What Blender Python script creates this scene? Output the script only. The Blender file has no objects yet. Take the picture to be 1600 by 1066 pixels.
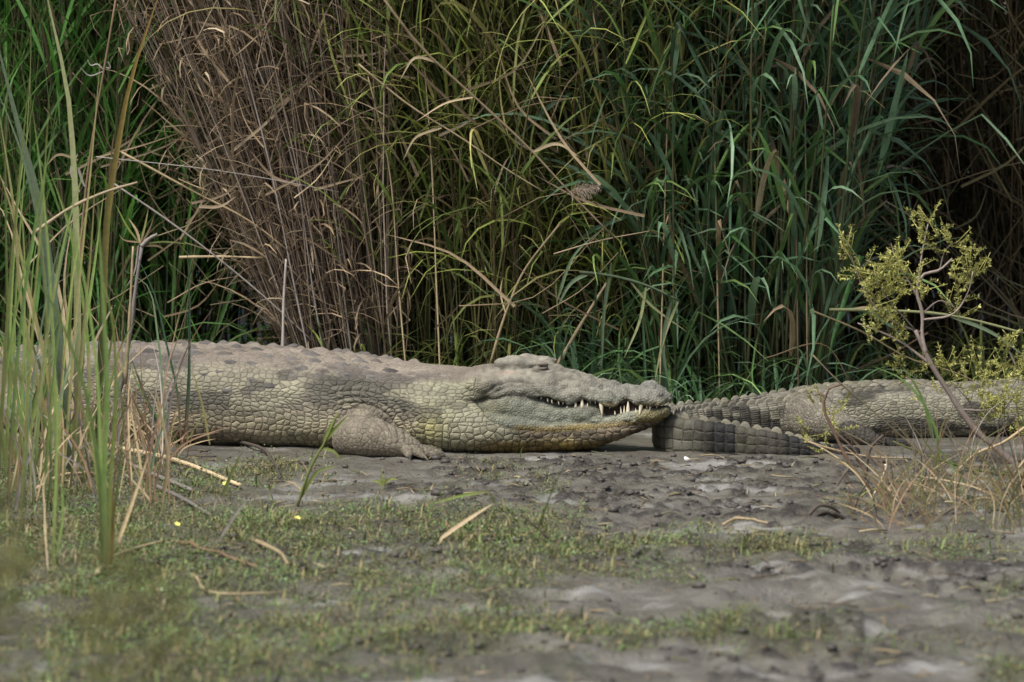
import bpy, bmesh, math, random
import numpy as np
from mathutils import Vector, Matrix, Euler
from mathutils.bvhtree import BVHTree

R = math.radians
scene = bpy.context.scene
COL = scene.collection

# ------------------------------------------------------------------ camera
PITCH = R(4.78); FPX = 8000.0; CAMZ = 1.7
cam_d = bpy.data.cameras.new("camera"); cam = bpy.data.objects.new("camera", cam_d)
COL.objects.link(cam)
cam.location = (0, 0, CAMZ); cam.rotation_euler = (R(90) - PITCH, 0, 0)
cam_d.sensor_width = 36.0; cam_d.lens = FPX * 36.0 / 1600.0
cam_d.clip_start = 0.5; cam_d.clip_end = 3000
cam_d.dof.use_dof = True; cam_d.dof.focus_distance = 16.2; cam_d.dof.aperture_fstop = 4.5
scene.camera = cam

# ------------------------------------------------------------------ sky, sun, exposure
world = bpy.data.worlds.new("World"); scene.world = world; world.use_nodes = True
wn = world.node_tree.nodes; wl = world.node_tree.links
wn.clear()
sky = wn.new("ShaderNodeTexSky"); sky.sky_type = 'NISHITA'; sky.sun_disc = False
SUN_EL, SUN_AZ = R(57), R(220)         # azimuth clockwise from +Y (behind the camera, to the left)
sky.sun_elevation = SUN_EL; sky.sun_rotation = SUN_AZ
sky.air_density = 1.0; sky.dust_density = 3.0; sky.ozone_density = 1.0
bg = wn.new("ShaderNodeBackground"); bg.inputs[1].default_value = 0.070
wo = wn.new("ShaderNodeOutputWorld")
wl.new(sky.outputs[0], bg.inputs[0]); wl.new(bg.outputs[0], wo.inputs[0])
sun_d = bpy.data.lights.new("sun", 'SUN'); sun_o = bpy.data.objects.new("sun", sun_d); COL.objects.link(sun_o)
sun_d.energy = 3.0; sun_d.angle = R(24); sun_d.color = (1.0, 0.975, 0.93)
sdir = Vector((math.sin(SUN_AZ) * math.cos(SUN_EL), math.cos(SUN_AZ) * math.cos(SUN_EL), math.sin(SUN_EL)))
sun_o.rotation_euler = sdir.to_track_quat('Z', 'Y').to_euler(); sun_o.location = sdir * 60
scene.view_settings.view_transform = 'Standard'; scene.view_settings.look = 'None'
scene.view_settings.exposure = 0.85; scene.view_settings.gamma = 1.0
scene.view_settings.use_curve_mapping = False
scene.cycles.max_bounces = 4; scene.cycles.diffuse_bounces = 2; scene.cycles.glossy_bounces = 2
scene.cycles.transmission_bounces = 3; scene.cycles.transparent_max_bounces = 4

# ------------------------------------------------------------------ helpers
cT, sT = math.cos(PITCH), math.sin(PITCH)
def P(px, py, Y):
    """point at depth Y that is seen at photograph pixel (px, py); used to measure sizes off the photograph"""
    x = (px - 800) / FPX; y = (533 - py) / FPX
    t = Y / (cT + y * sT)
    return np.array([x * t, Y, CAMZ + (-sT + y * cT) * t])
def G(px, py, z=0.0):
    x = (px - 800) / FPX; y = (533 - py) / FPX
    t = (CAMZ - z) / (sT - y * cT)
    return np.array([x * t, (cT + y * sT) * t, z])
def ZY(py, Y): return P(800, py, Y)[2]
def project(V):
    v = V - np.array([0, 0, CAMZ])
    d = v[:, 1] * cT - v[:, 2] * sT
    u = v[:, 1] * sT + v[:, 2] * cT
    return 800 + FPX * v[:, 0] / d, 533 - FPX * u / d

rs = np.random.RandomState(7)
random.seed(7)

_perm = np.random.RandomState(3).permutation(4096)
_grad = np.random.RandomState(4).rand(4096)
def vnoise2(x, y, seed=0):
    xi = np.floor(x).astype(int); yi = np.floor(y).astype(int)
    xf = x - xi; yf = y - yi
    u = xf * xf * xf * (xf * (xf * 6 - 15) + 10); v = yf * yf * yf * (yf * (yf * 6 - 15) + 10)
    def h(a, b): return _grad[_perm[(_perm[(a + seed * 131) & 4095] + b) & 4095]]
    return ((h(xi, yi) * (1 - u) + h(xi + 1, yi) * u) * (1 - v) + (h(xi, yi + 1) * (1 - u) + h(xi + 1, yi + 1) * u) * v)
def fbm2(x, y, oct=4, seed=0):
    s = 0; a = 0.5; n = 0
    for i in range(oct):
        s = s + a * vnoise2(x * 2 ** i + 17.3 * i, y * 2 ** i - 9.1 * i, seed + i); n += a; a *= 0.5
    return s / n
def sstep(a, b, x):
    t = np.clip((x - a) / (b - a), 0, 1); return t * t * (3 - 2 * t)
def crom(xs, ys, x):
    """smooth monotone-ish interpolation through stations"""
    xs = np.asarray(xs, float); ys = np.asarray(ys, float); x = np.asarray(x, float)
    m = np.gradient(ys, xs)
    i = np.clip(np.searchsorted(xs, x) - 1, 0, len(xs) - 2)
    h = xs[i + 1] - xs[i]; t = np.clip((x - xs[i]) / h, 0, 1)
    t2 = t * t; t3 = t2 * t
    return (2 * t3 - 3 * t2 + 1) * ys[i] + (t3 - 2 * t2 + t) * h * m[i] + (-2 * t3 + 3 * t2) * ys[i + 1] + (t3 - t2) * h * m[i + 1]

def mesh_np(name, V, faces_list, smooth=True):
    """faces_list: list of (n,k) int arrays"""
    me = bpy.data.meshes.new(name)
    V = np.asarray(V, np.float32)
    me.vertices.add(len(V)); me.vertices.foreach_set("co", V.ravel())
    loops = []; starts = []; c = 0
    for f in faces_list:
        f = np.asarray(f, np.int32)
        if len(f) == 0: continue
        loops.append(f.ravel()); starts.append(c + np.arange(len(f)) * f.shape[1]); c += f.size
    L = np.concatenate(loops).astype(np.int32); S = np.concatenate(starts).astype(np.int32)
    me.loops.add(len(L)); me.loops.foreach_set("vertex_index", L)
    me.polygons.add(len(S)); me.polygons.foreach_set("loop_start", S)
    me.update(calc_edges=True)
    if smooth: me.polygons.foreach_set("use_smooth", np.ones(len(S), bool))
    me.validate()
    return me
def fattr(me, name, data, typ='FLOAT'):
    a = me.attributes.new(name, typ, 'POINT')
    if typ == 'FLOAT': a.data.foreach_set("value", np.asarray(data, np.float32).ravel())
    elif typ == 'FLOAT_VECTOR': a.data.foreach_set("vector", np.asarray(data, np.float32).ravel())
    else:
        d = np.asarray(data, np.float32)
        if d.shape[1] == 3: d = np.concatenate([d, np.ones((len(d), 1), np.float32)], 1)
        a.data.foreach_set("color", d.ravel())

def put(name, me, mat=None, parent=None, loc=None, rot=None, scale=None):
    o = bpy.data.objects.new(name, me); COL.objects.link(o)
    if mat is not None and me is not None and len(me.materials) == 0: me.materials.append(mat)
    if parent is not None: o.parent = parent
    if loc is not None: o.location = Vector([float(q) for q in loc])
    if rot is not None: o.rotation_euler = rot
    if scale is not None: o.scale = scale if hasattr(scale, '__len__') else (scale,) * 3
    return o
def tag(o, label, cat=None, group=None, kind=None):
    o["label"] = label
    if cat: o["category"] = cat
    if group: o["group"] = group
    if kind: o["kind"] = kind
    return o
def thing(name, label, cat, loc=(0, 0, 0), group=None):
    o = put(name, None, loc=loc); o.empty_display_size = 0.05
    return tag(o, label, cat, group)

class Acc:
    """collects triangles and quads into one mesh"""
    def __init__(s): s.V = []; s.F = {3: [], 4: []}; s.A = []; s.n = 0
    def add(s, V, F, A=None):
        V = np.asarray(V, float)
        s.V.append(V); s.A.append(np.zeros(len(V)) if A is None else np.asarray(A, float))
        for f in (F if isinstance(F, list) else [F]):
            f = np.asarray(f, int)
            if len(f): s.F[f.shape[1]].append(f + s.n)
        s.n += len(V)
    def mesh(s, name, smooth=True):
        me = mesh_np(name, np.concatenate(s.V), [np.concatenate(f) for f in s.F.values() if f], smooth)
        fattr(me, "along", np.concatenate(s.A))
        return me

def frames(pts):
    pts = np.asarray(pts, float)
    T = np.gradient(pts, axis=0); T /= np.linalg.norm(T, axis=1)[:, None] + 1e-9
    up = np.array([0.13, -0.3, 1.0]) if abs(T[0, 2]) < 0.8 else np.array([0.1, 1.0, 0.05])
    N = np.zeros_like(T)
    n = np.cross(up, T[0]); n /= np.linalg.norm(n)
    for i in range(len(T)):
        n = n - T[i] * np.dot(n, T[i]); n /= np.linalg.norm(n) + 1e-9; N[i] = n
    return T, N, np.cross(T, N)
def tube(pts, rad, sides=6, cap=True):
    pts = np.asarray(pts, float); n = len(pts); rad = np.broadcast_to(np.asarray(rad, float), (n,))
    T, N, B = frames(pts)
    a = np.arange(sides) * 2 * np.pi / sides
    V = pts[:, None] + rad[:, None, None] * (np.cos(a)[None, :, None] * N[:, None] + np.sin(a)[None, :, None] * B[:, None])
    V = V.reshape(-1, 3)
    i = np.arange(n - 1)[:, None] * sides; j = np.arange(sides)[None]
    j2 = (j + 1) % sides
    F = np.stack([i + j, i + j2, i + sides + j2, i + sides + j], -1).reshape(-1, 4)
    A = np.repeat(np.linspace(0, 1, n), sides)
    Fs = [F]
    if cap:
        V = np.concatenate([V, pts[:1], pts[-1:]]); A = np.concatenate([A, [0], [1]])
        k = n * sides; jj = np.arange(sides); jn = (jj + 1) % sides
        Fs.append(np.stack([np.full(sides, k), jn, jj], -1))
        Fs.append(np.stack([np.full(sides, k + 1), (n - 1) * sides + jj, (n - 1) * sides + jn], -1))
    return V, Fs, A
def blade(pts, width, normal=None, fold=0.18, thick=0.0):
    """leaf strip along pts, tapered, with a folded midrib"""
    pts = np.asarray(pts, float); n = len(pts)
    T = np.gradient(pts, axis=0); T /= np.linalg.norm(T, axis=1)[:, None] + 1e-9
    nn = np.asarray(normal if normal is not None else (0, -1, 0.2), float)
    S = np.cross(T, nn); l = np.linalg.norm(S, axis=1)[:, None]; S = np.where(l > 1e-3, S / (l + 1e-9), np.array([1.0, 0, 0]))
    N = np.cross(S, T)
    w = np.broadcast_to(np.asarray(width, float), (n,))[:, None]
    V = np.stack([pts - S * w / 2 + N * w * fold, pts, pts + S * w / 2 + N * w * fold], 1).reshape(-1, 3)
    i = np.arange(n - 1)[:, None] * 3; j = np.arange(2)[None]
    F = np.stack([i + j, i + j + 1, i + 4 + j, i + 3 + j], -1).reshape(-1, 4)
    return V, [F], np.repeat(np.linspace(0, 1, n), 3)
def resample(pts, n):
    pts = np.asarray(pts, float)
    d = np.concatenate([[0], np.cumsum(np.linalg.norm(np.diff(pts, axis=0), axis=1))])
    t = np.linspace(0, d[-1], n)
    if len(pts) < 3: return np.stack([np.interp(t, d, pts[:, k]) for k in range(3)], 1)
    return np.stack([crom(d, pts[:, k], t) for k in range(3)], 1)

# ------------------------------------------------------------------ materials
def newmat(name):
    m = bpy.data.materials.new(name); m.use_nodes = True
    nt = m.node_tree; nt.nodes.clear()
    out = nt.nodes.new("ShaderNodeOutputMaterial")
    return m, nt, out
class NT:
    def __init__(s, nt): s.nt = nt
    def n(s, typ, **kw):
        nd = s.nt.nodes.new(typ)
        for k, v in kw.items():
            if k == 'i':
                for a, b in v.items():
                    if hasattr(b, 'links') or isinstance(b, bpy.types.NodeSocket): s.nt.links.new(b, nd.inputs[a])
                    else: nd.inputs[a].default_value = b
            else: setattr(nd, k, v)
        return nd
    def math(s, op, a, b=0.0, c=0.0, clamp=False):
        nd = s.n("ShaderNodeMath", operation=op, use_clamp=clamp, i={0: a, 1: b, 2: c}); return nd.outputs[0]
    def mix(s, f, a, b, mode='MIX'):
        nd = s.nt.nodes.new("ShaderNodeMix"); nd.data_type = 'RGBA'; nd.blend_type = mode
        for idx, v in ((0, f), (6, a), (7, b)):
            if isinstance(v, bpy.types.NodeSocket): s.nt.links.new(v, nd.inputs[idx])
            else: nd.inputs[idx].default_value = v if not hasattr(v, '__len__') else (*v, 1.0)[:4]
        return nd.outputs[2]
    def ramp(s, f, stops, interp='LINEAR'):
        nd = s.nt.nodes.new("ShaderNodeValToRGB"); cr = nd.color_ramp; cr.interpolation = interp
        while len(cr.elements) < len(stops): cr.elements.new(0.5)
        for e, (p, c) in zip(cr.elements, stops):
            e.position = p; e.color = (*c, 1.0) if hasattr(c, '__len__') else (c, c, c, 1)
        if isinstance(f, bpy.types.NodeSocket): s.nt.links.new(f, nd.inputs[0])
        return nd.outputs[0]
    def noise(s, vec, scale, detail=3.0, rough=0.55, dim='3D'):
        nd = s.n("ShaderNodeTexNoise", noise_dimensions=dim, i={'Scale': scale, 'Detail': detail, 'Roughness': rough})
        if vec is not None: s.nt.links.new(vec, nd.inputs['Vector'])
        return nd.outputs[0]
    def attr(s, name):
        return s.n("ShaderNodeAttribute", attribute_name=name)
    def link(s, a, b): s.nt.links.new(a, b)

def plant_mat(name, cols, tip=None, base=None, trans=0.3, rough=0.6, grain=60.0, tipstart=0.72, patch=None):
    """cols: list of colours chosen per blade; tip/base: colours at the ends of each blade"""
    m, nt, out = newmat(name); g = NT(nt)
    geo = g.n("ShaderNodeNewGeometry"); oi = g.n("ShaderNodeObjectInfo")
    rnd = g.math('FRACT', g.math('ADD', geo.outputs['Random Per Island'], g.math('MULTIPLY', oi.outputs['Random'], 7.31)))
    cols = list(cols) * (2 if len(cols) == 1 else 1); k = len(cols)
    c = g.ramp(rnd, [(i / max(1, k - 1), col) for i, col in enumerate(cols)])
    al = g.attr("along").outputs['Fac']
    rnd2 = g.math('FRACT', g.math('MULTIPLY', rnd, 13.7))
    if tip is not None:
        f = g.n("ShaderNodeMapRange", i={0: al, 1: g.math('ADD', tipstart, g.math('MULTIPLY', rnd2, 0.35)), 2: 1.12, 3: 0.0, 4: 1.0}).outputs[0]
        c = g.mix(f, c, tip)
    if base is not None:
        f = g.n("ShaderNodeMapRange", i={0: al, 1: 0.0, 2: 0.3, 3: 0.8, 4: 0.0}).outputs[0]
        c = g.mix(f, c, base)
    tc = g.n("ShaderNodeTexCoord").outputs['Object']
    if patch is not None:
        c = g.mix(g.ramp(g.noise(geo.outputs['Position'], 3.5, 4, .6), [(0.42, 0.0), (0.62, .75)]), c, patch)
    nz = g.noise(tc, grain, 4.0)
    v = g.math('ADD', 0.62, g.math('MULTIPLY', nz, 0.76))
    v2 = g.math('MULTIPLY', v, g.math('ADD', 0.55, g.math('MULTIPLY', rnd2, 0.95)))
    c = g.mix(1.0, c, g.n("ShaderNodeCombineColor", i={0: v2, 1: v2, 2: v2}).outputs[0], 'MULTIPLY')
    b = g.n("ShaderNodeBsdfPrincipled", i={'Base Color': c, 'Roughness': rough, 'Specular IOR Level': 0.35})
    if trans > 0:
        t = g.n("ShaderNodeBsdfTranslucent", i={0: c})
        mx = g.n("ShaderNodeMixShader", i={0: trans, 1: b.outputs[0], 2: t.outputs[0]})
        g.link(mx.outputs[0], out.inputs[0])
    else: g.link(b.outputs[0], out.inputs[0])
    return m

# ------------------------------------------------------------------ ground: one sheet to the horizon
COVER = [  # px, py, rx, ry, strength : patches of creeping herbs, read off the photograph
    (120, 905, 330, 190, 1.0), (450, 828, 330, 48, 1.0), (700, 838, 230, 38, .85), (520, 905, 420, 60, .85),
    (930, 852, 240, 26, .65), (1230, 862, 120, 20, .95), (1460, 866, 190, 22, .95), (330, 1000, 460, 75, .9),
    (860, 992, 330, 40, .85), (1130, 1000, 210, 24, .7), (410, 738, 75, 20, .9), (1330, 912, 150, 16, .45),
    (150, 1055, 330, 40, .7), (1010, 905, 220, 34, .45), (700, 955, 180, 40, .5), (1480, 930, 120, 14, .35),
    (1540, 800, 120, 40, .5), (60, 740, 260, 70, .8), (1590, 1050, 60, 14, .7), (1180, 812, 60, 8, .25)]
def cover_at(X, Y):
    px, py = project(np.stack([X, Y, np.zeros_like(X)], 1))
    c = np.zeros_like(X)
    for (a, b, rx, ry, s) in COVER:
        d = ((px - a) / rx) ** 2 + ((py - b) / ry) ** 2
        c = np.maximum(c, s * np.exp(-d * 0.9))
    n = fbm2(X * 3.1, Y * 1.5, 4, 11)
    n2 = fbm2(X * 11, Y * 6, 3, 21)
    c = np.clip(c * 1.25 - 0.2 + (n - 0.5) * 1.5 + (n2 - 0.5) * 0.9, 0, 1)
    far = sstep(16.6, 17.6, Y)
    return c * (1 - far)
PITS = [(745, 1028, .16, .13, .05), (960, 1018, .1, .10, .035), (560, 985, .12, .12, .03), (180, 960, .16, .16, .05),
        (720, 782, .06, .12, .02), (640, 790, .08, .10, .02), (1205, 820, .07, .10, .02), (1300, 1000, .2, .14, .045),
        (1120, 880, .12, .12, .03), (1420, 905, .18, .14, .035), (1500, 985, .2, .14, .04), (1250, 940, .14, .14, .03), (830, 935, .1, .1, .025)]
PITW = [(G(a, b), rx, ry, d) for a, b, rx, ry, d in PITS]
def ground_parts(X, Y):
    near = 1 - sstep(15.4, 16.1, Y)
    undul = (fbm2(X * 0.9 + 5, Y * 0.8, 3, 31) - 0.5) * 0.05 * near
    ridg = 1 - np.abs(fbm2(X * 3.2, Y * 2.2 + 3, 4, 41) * 2 - 1)
    lump = (ridg - 0.75) * np.interp(Y, [13.5, 14.8], [0.030, 0.012]) * (0.25 + 0.75 * near)
    fine = (fbm2(X * 14, Y * 12, 3, 51) - 0.5) * 0.030 * (0.4 + 0.6 * near)
    # broken wet clods on the open mud
    cm = fbm2(X * 34, Y * 17, 4, 61)
    zone = sstep(0.50, 0.60, fbm2(X * 1.6 + 3, Y * 1.5, 3, 71)) * (1 - sstep(15.75, 16.1, Y)) * sstep(-1.3, -0.6, X)
    clod = sstep(0.56, 0.62, cm) * np.clip(zone * 1.0 + 0.10, 0, 1)
    crumb = clod * (0.4 + 1.2 * fbm2(X * 38, Y * 30, 2, 81)) * 0.008
    z = undul * 0.5 + lump * 0.8 + fine + crumb
    for c, rx, ry, d in PITW:
        r2 = ((X - c[0]) / rx) ** 2 + ((Y - c[1]) / ry) ** 2
        z = z - 1.4 * d * np.exp(-r2 * 1.6) + 0.45 * d * np.exp(-(np.sqrt(r2) - 1.5) ** 2 * 5)
    z = z * (1 - 0.75 * sstep(16.1, 16.5, Y))
    z = z + 0.00 * Y
    return z, clod
def gh(x, y): return float(ground_parts(np.array([x], float), np.array([y], float))[0][0])

def build_ground():
    def axis(lo, hi, step, far, k=1.35):
        a = list(np.arange(lo, hi + 1e-6, step)); s = step
        while a[-1] < far: s *= k; a.append(a[-1] + s)
        s = step; b = []
        v = lo
        while v > -far: s *= k; v -= s; b.append(v)
        return np.array(b[::-1] + a)
    xs = axis(-1.85, 1.85, 0.0115, 900); ys = axis(10.4, 16.9, 0.014, 1500)
    X, Y = np.meshgrid(xs, ys); sh = X.shape; X = X.ravel(); Y = Y.ravel()
    z, clod = ground_parts(X, Y)
    outer = np.clip(np.maximum(np.abs(X) - 6, 0) / 10 + np.maximum(Y - 24, 0) / 10 + np.maximum(4 - Y, 0) / 10, 0, 1)
    z = z * (1 - outer)
    n0, n1 = sh
    i = np.arange(n0 - 1)[:, None] * n1; j = np.arange(n1 - 1)[None]
    F = np.stack([i + j, i + j + 1, i + n1 + j + 1, i + n1 + j], -1).reshape(-1, 4)
    me = mesh_np("ground", np.stack([X, Y, z], 1), [F])
    fattr(me, "clod", clod); fattr(me, "cover", cover_at(X, Y))
    m, nt, out = newmat("mud"); g = NT(nt)
    tc = g.n("ShaderNodeTexCoord").outputs['Object']
    n1_ = g.noise(tc, 1.7, 5); n2 = g.noise(tc, 9.0, 5, 0.6); n3 = g.noise(tc, 70.0, 4, 0.65); n4 = g.noise(tc, 260.0, 3, .7)
    c = g.ramp(n1_, [(0.3, (0.112, 0.104, 0.082)), (0.5, (0.152, 0.140, 0.113)), (0.7, (0.192, 0.179, 0.149))])
    c = g.mix(g.ramp(n2, [(0.38, 0.0), (0.62, 1.0)]), g.mix(1.0, c, (0.62, 0.59, 0.56), 'MULTIPLY'), c)
    pale = g.ramp(g.noise(g.n('ShaderNodeMapping', i={0: tc, 3: (1.0, 1.6, 1.0)}).outputs[0], 2.6, 5, .6), [(0.54, 0.0), (0.64, 0.8)])
    c = g.mix(pale, c, (0.30, 0.290, 0.265))
    cl = g.attr("clod").outputs['Fac']
    c = g.mix(g.math('MULTIPLY', cl, g.ramp(n3, [(0.30, .55), (0.5, 1.0)]), clamp=True), c, (0.040, 0.033, 0.027))
    cv = g.attr("cover").outputs['Fac']
    moss = g.ramp(n3, [(0.3, (0.040, 0.036, 0.020)), (0.55, (0.070, 0.072, 0.032)), (0.75, (0.11, 0.092, 0.060))])
    c = g.mix(g.math('MULTIPLY', cv, 0.85), c, moss)
    spk = g.ramp(n4, [(0.30, 0.55), (0.45, 1.0), (0.8, 1.18)])
    c = g.mix(1.0, c, spk, 'MULTIPLY')
    rough = g.n("ShaderNodeMapRange", i={0: g.noise(tc, 2.4, 4), 1: 0.36, 2: 0.62, 3: 0.24, 4: 0.85}).outputs[0]
    rough = g.math('ADD', rough, g.math('MULTIPLY', cv, 0.3), clamp=True)
    h = g.math('ADD', g.math('MULTIPLY', n3, 0.016), g.math('MULTIPLY', n4, 0.0030))
    bp = g.n("ShaderNodeBump", i={'Strength': 0.9, 'Distance': 1.0, 'Height': h})
    b = g.n("ShaderNodeBsdfPrincipled", i={'Base Color': c, 'Roughness': rough, 'Specular IOR Level': 0.5, 'Normal': bp.outputs[0]})
    g.link(b.outputs[0], out.inputs[0])
    o = put("ground", me, m); tag(o, "grey brown river mud with churned wet clods and herb patches", kind="structure")
    return o
ground = build_ground()

# ------------------------------------------------------------------ crocodiles
def croc_mat(name, amp=0.0034):
    m, nt, out = newmat(name); g = NT(nt)
    uv = g.attr("scale_uv").outputs['Vector']; ctl = g.attr("scale_ctl")
    sp = g.n("ShaderNodeSeparateColor", i={0: ctl.outputs['Color']})
    a_amp, a_rand, a_line = sp.outputs[0], sp.outputs[1], sp.outputs[2]
    tc = g.n("ShaderNodeTexCoord").outputs['Object']
    wob = g.n("ShaderNodeTexNoise", noise_dimensions='3D', i={'Scale': 22.0, 'Detail': 2.0}); g.link(tc, wob.inputs['Vector'])
    wv = g.n("ShaderNodeVectorMath", operation='MULTIPLY_ADD', i={0: wob.outputs['Color'], 1: (0.35, 0.35, 0.0), 2: uv}).outputs[0]
    ve = g.n("ShaderNodeTexVoronoi", voronoi_dimensions='2D', feature='DISTANCE_TO_EDGE', i={'Vector': wv, 'Scale': 1.0, 'Randomness': a_rand})
    vf = g.n("ShaderNodeTexVoronoi", voronoi_dimensions='2D', feature='F1', i={'Vector': wv, 'Scale': 1.0, 'Randomness': a_rand})
    d = ve.outputs['Distance']
    plate = g.n("ShaderNodeMapRange", interpolation_type='SMOOTHSTEP', i={0: d, 1: 0.0, 2: 0.16, 3: 0.0, 4: 1.0}).outputs[0]
    dome = g.n("ShaderNodeMapRange", interpolation_type='SMOOTHSTEP', i={0: d, 1: 0.0, 2: 0.5, 3: 0.0, 4: 1.0}).outputs[0]
    line = g.n("ShaderNodeMapRange", i={0: d, 1: 0.012, 2: 0.055, 3: 1.0, 4: 0.0}).outputs[0]
    tone = g.attr("tone").outputs['Color']
    cr = g.n("ShaderNodeSeparateColor", i={0: vf.outputs['Color']}).outputs[0]
    n1 = g.noise(tc, 9.0, 4); n2 = g.noise(tc, 60.0, 4, 0.65); n3 = g.noise(tc, 240.0, 3, 0.7)
    val = g.math('ADD', 0.50, g.math('MULTIPLY', n2, 0.62))
    val = g.math('ADD', val, g.math('MULTIPLY', n3, 0.40))
    val = g.math('MULTIPLY', val, g.math('ADD', 1.0, g.math('MULTIPLY', g.math('MULTIPLY', g.math('SUBTRACT', cr, 0.5), a_line), 0.5)))
    c = g.mix(1.0, tone, g.n("ShaderNodeCombineColor", i={0: val, 1: val, 2: val}).outputs[0], 'MULTIPLY')
    # dusting of dry pale mud
    c = g.mix(g.ramp(n1, [(0.48, 0.0), (0.78, 0.28)]), c, (0.205, 0.175, 0.145))
    # dark skin between the scales
    c = g.mix(g.math('MULTIPLY', g.math('MULTIPLY', line, a_line), 0.7, clamp=True), c, (0.034, 0.029, 0.021))
    h = g.math('MULTIPLY', g.math('ADD', g.math('MULTIPLY', plate, 0.6), g.math('MULTIPLY', dome, 0.4)), a_amp)
    hh = g.math('MULTIPLY', h, amp)
    hh = g.math('ADD', hh, g.math('MULTIPLY', n2, 0.0030))
    hh = g.math('ADD', hh, g.math('MULTIPLY', n3, 0.0011))
    dn = g.n("ShaderNodeDisplacement", i={'Height': hh, 'Midlevel': 0.0, 'Scale': 1.0})
    g.link(dn.outputs[0], out.inputs['Displacement']); m.displacement_method = 'BOTH'
    b = g.n("ShaderNodeBsdfPrincipled", i={'Base Color': c, 'Roughness': g.math('ADD', 0.55, g.math('MULTIPLY', n2, 0.3)), 'Specular IOR Level': 0.35})
    g.link(b.outputs[0], out.inputs[0])
    return m
def skin_mat(name, col, rough=0.65):
    """plain horn with wear, for scutes, claws and lids"""
    m, nt, out = newmat(name); g = NT(nt)
    tc = g.n("ShaderNodeTexCoord").outputs['Object']; oi = g.n("ShaderNodeObjectInfo").outputs['Random']
    geo = g.n("ShaderNodeNewGeometry").outputs['Position']
    n = g.noise(geo, 60.0, 4, .65); n3 = g.noise(geo, 240.0, 3, .7); n1 = g.noise(geo, 9.0, 4)
    v = g.math('ADD', 0.42, g.math('ADD', g.math('MULTIPLY', n, 0.6), g.math('MULTIPLY', n3, 0.5)))
    v = g.math('MULTIPLY', v, g.ramp(oi, [(0.0, .42), (.35, .75), (.6, 1.0), (1.0, 1.15)]))
    c = g.mix(1.0, col, g.n("ShaderNodeCombineColor", i={0: v, 1: v, 2: v}).outputs[0], 'MULTIPLY')
    c = g.mix(g.ramp(n1, [(0.45, 0.0), (0.75, 0.4)]), c, (0.205, 0.175, 0.145))
    bp = g.n("ShaderNodeBump", i={'Strength': 0.8, 'Distance': 1.0, 'Height': g.math('ADD', g.math('MULTIPLY', n, 0.003), g.math('MULTIPLY', n3, 0.0012))})
    b = g.n("ShaderNodeBsdfPrincipled", i={'Base Color': c, 'Roughness': rough, 'Specular IOR Level': 0.35, 'Normal': bp.outputs[0]})
    g.link(b.outputs[0], out.inputs[0]); return m

def ring_loft(acc, rings):
    """rings: (m, n, 3) closed loops, capped"""
    rings = np.asarray(rings, float); m, n, _ = rings.shape
    V = rings.reshape(-1, 3)
    i = np.arange(m - 1)[:, None] * n; j = np.arange(n)[None]; j2 = (j + 1) % n
    F = np.stack([i + j, i + n + j, i + n + j2, i + j2], -1).reshape(-1, 4)
    V = np.concatenate([V, rings[0].mean(0)[None], rings[-1].mean(0)[None]])
    k = m * n; jj = np.arange(n); jn = (jj + 1) % n
    acc.add(V, [F, np.stack([np.full(n, k), jj, jn], -1), np.stack([np.full(n, k + 1), (m - 1) * n + jn, (m - 1) * n + jj], -1)])
def ellipsoid(acc, c, r, rotz=0.0, n=16, m=10):
    th = np.linspace(0.03, np.pi - 0.03, m); ph = np.arange(n) * 2 * np.pi / n
    rings = np.stack([np.stack([np.sin(t) * np.cos(ph), np.sin(t) * np.sin(ph), np.full(n, np.cos(t))], 1) for t in th])
    rings = rings * np.asarray(r)
    cz, sz = math.cos(rotz), math.sin(rotz)
    x = rings[..., 0] * cz - rings[..., 1] * sz; y = rings[..., 0] * sz + rings[..., 1] * cz
    ring_loft(acc, (np.stack([x, y, rings[..., 2]], -1) + np.asarray(c)))
def limb(acc, pts, rad, n=24, sides=14, flat=None):
    pts = np.asarray(pts, float)
    d = np.concatenate([[0], np.cumsum(np.linalg.norm(np.diff(pts, axis=0), axis=1))])
    t = np.linspace(0, d[-1], n)
    p = np.stack([crom(d, pts[:, k], t) for k in range(3)], 1); r = crom(d, rad, t)
    V, F, A = tube(p, r, sides)
    if flat is not None:
        zz = np.repeat(p[:, 2], sides); V[:len(zz), 2] = zz + (V[:len(zz), 2] - zz) * flat
    acc.add(V, F)
    return p, r
def remesh(acc, voxel, name):
    me = mesh_np(name + "_raw", np.concatenate(acc.V), [np.concatenate(f) for f in acc.F.values() if f])
    bm = bmesh.new(); bm.from_mesh(me); bmesh.ops.recalc_face_normals(bm, faces=bm.faces); bm.to_mesh(me); bm.free()
    o = bpy.data.objects.new(name + "_raw", me); COL.objects.link(o)
    md = o.modifiers.new("r", 'REMESH'); md.mode = 'VOXEL'; md.voxel_size = voxel; md.adaptivity = 0
    dg = bpy.context.evaluated_depsgraph_get()
    ev = bpy.data.meshes.new_from_object(o.evaluated_get(dg))
    bpy.data.objects.remove(o); bpy.data.meshes.remove(me)
    n = len(ev.vertices); V = np.empty(n * 3, np.float32); ev.vertices.foreach_get("co", V); V = V.reshape(-1, 3).astype(float)
    E = np.empty(len(ev.edges) * 2, np.int32); ev.edges.foreach_get("vertices", E); E = E.reshape(-1, 2)
    return ev, V, E
def relax(V, E, it, lam=0.5, w=None):
    n = len(V)
    deg = np.bincount(E.ravel(), minlength=n).astype(float)[:, None] + 1e-9
    for _ in range(it):
        S = np.stack([np.bincount(E[:, 0], V[E[:, 1], k], n) + np.bincount(E[:, 1], V[E[:, 0], k], n) for k in range(3)], 1)
        D = (S / deg - V) * lam
        V = V + (D if w is None else D * w[:, None])
    return V
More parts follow.
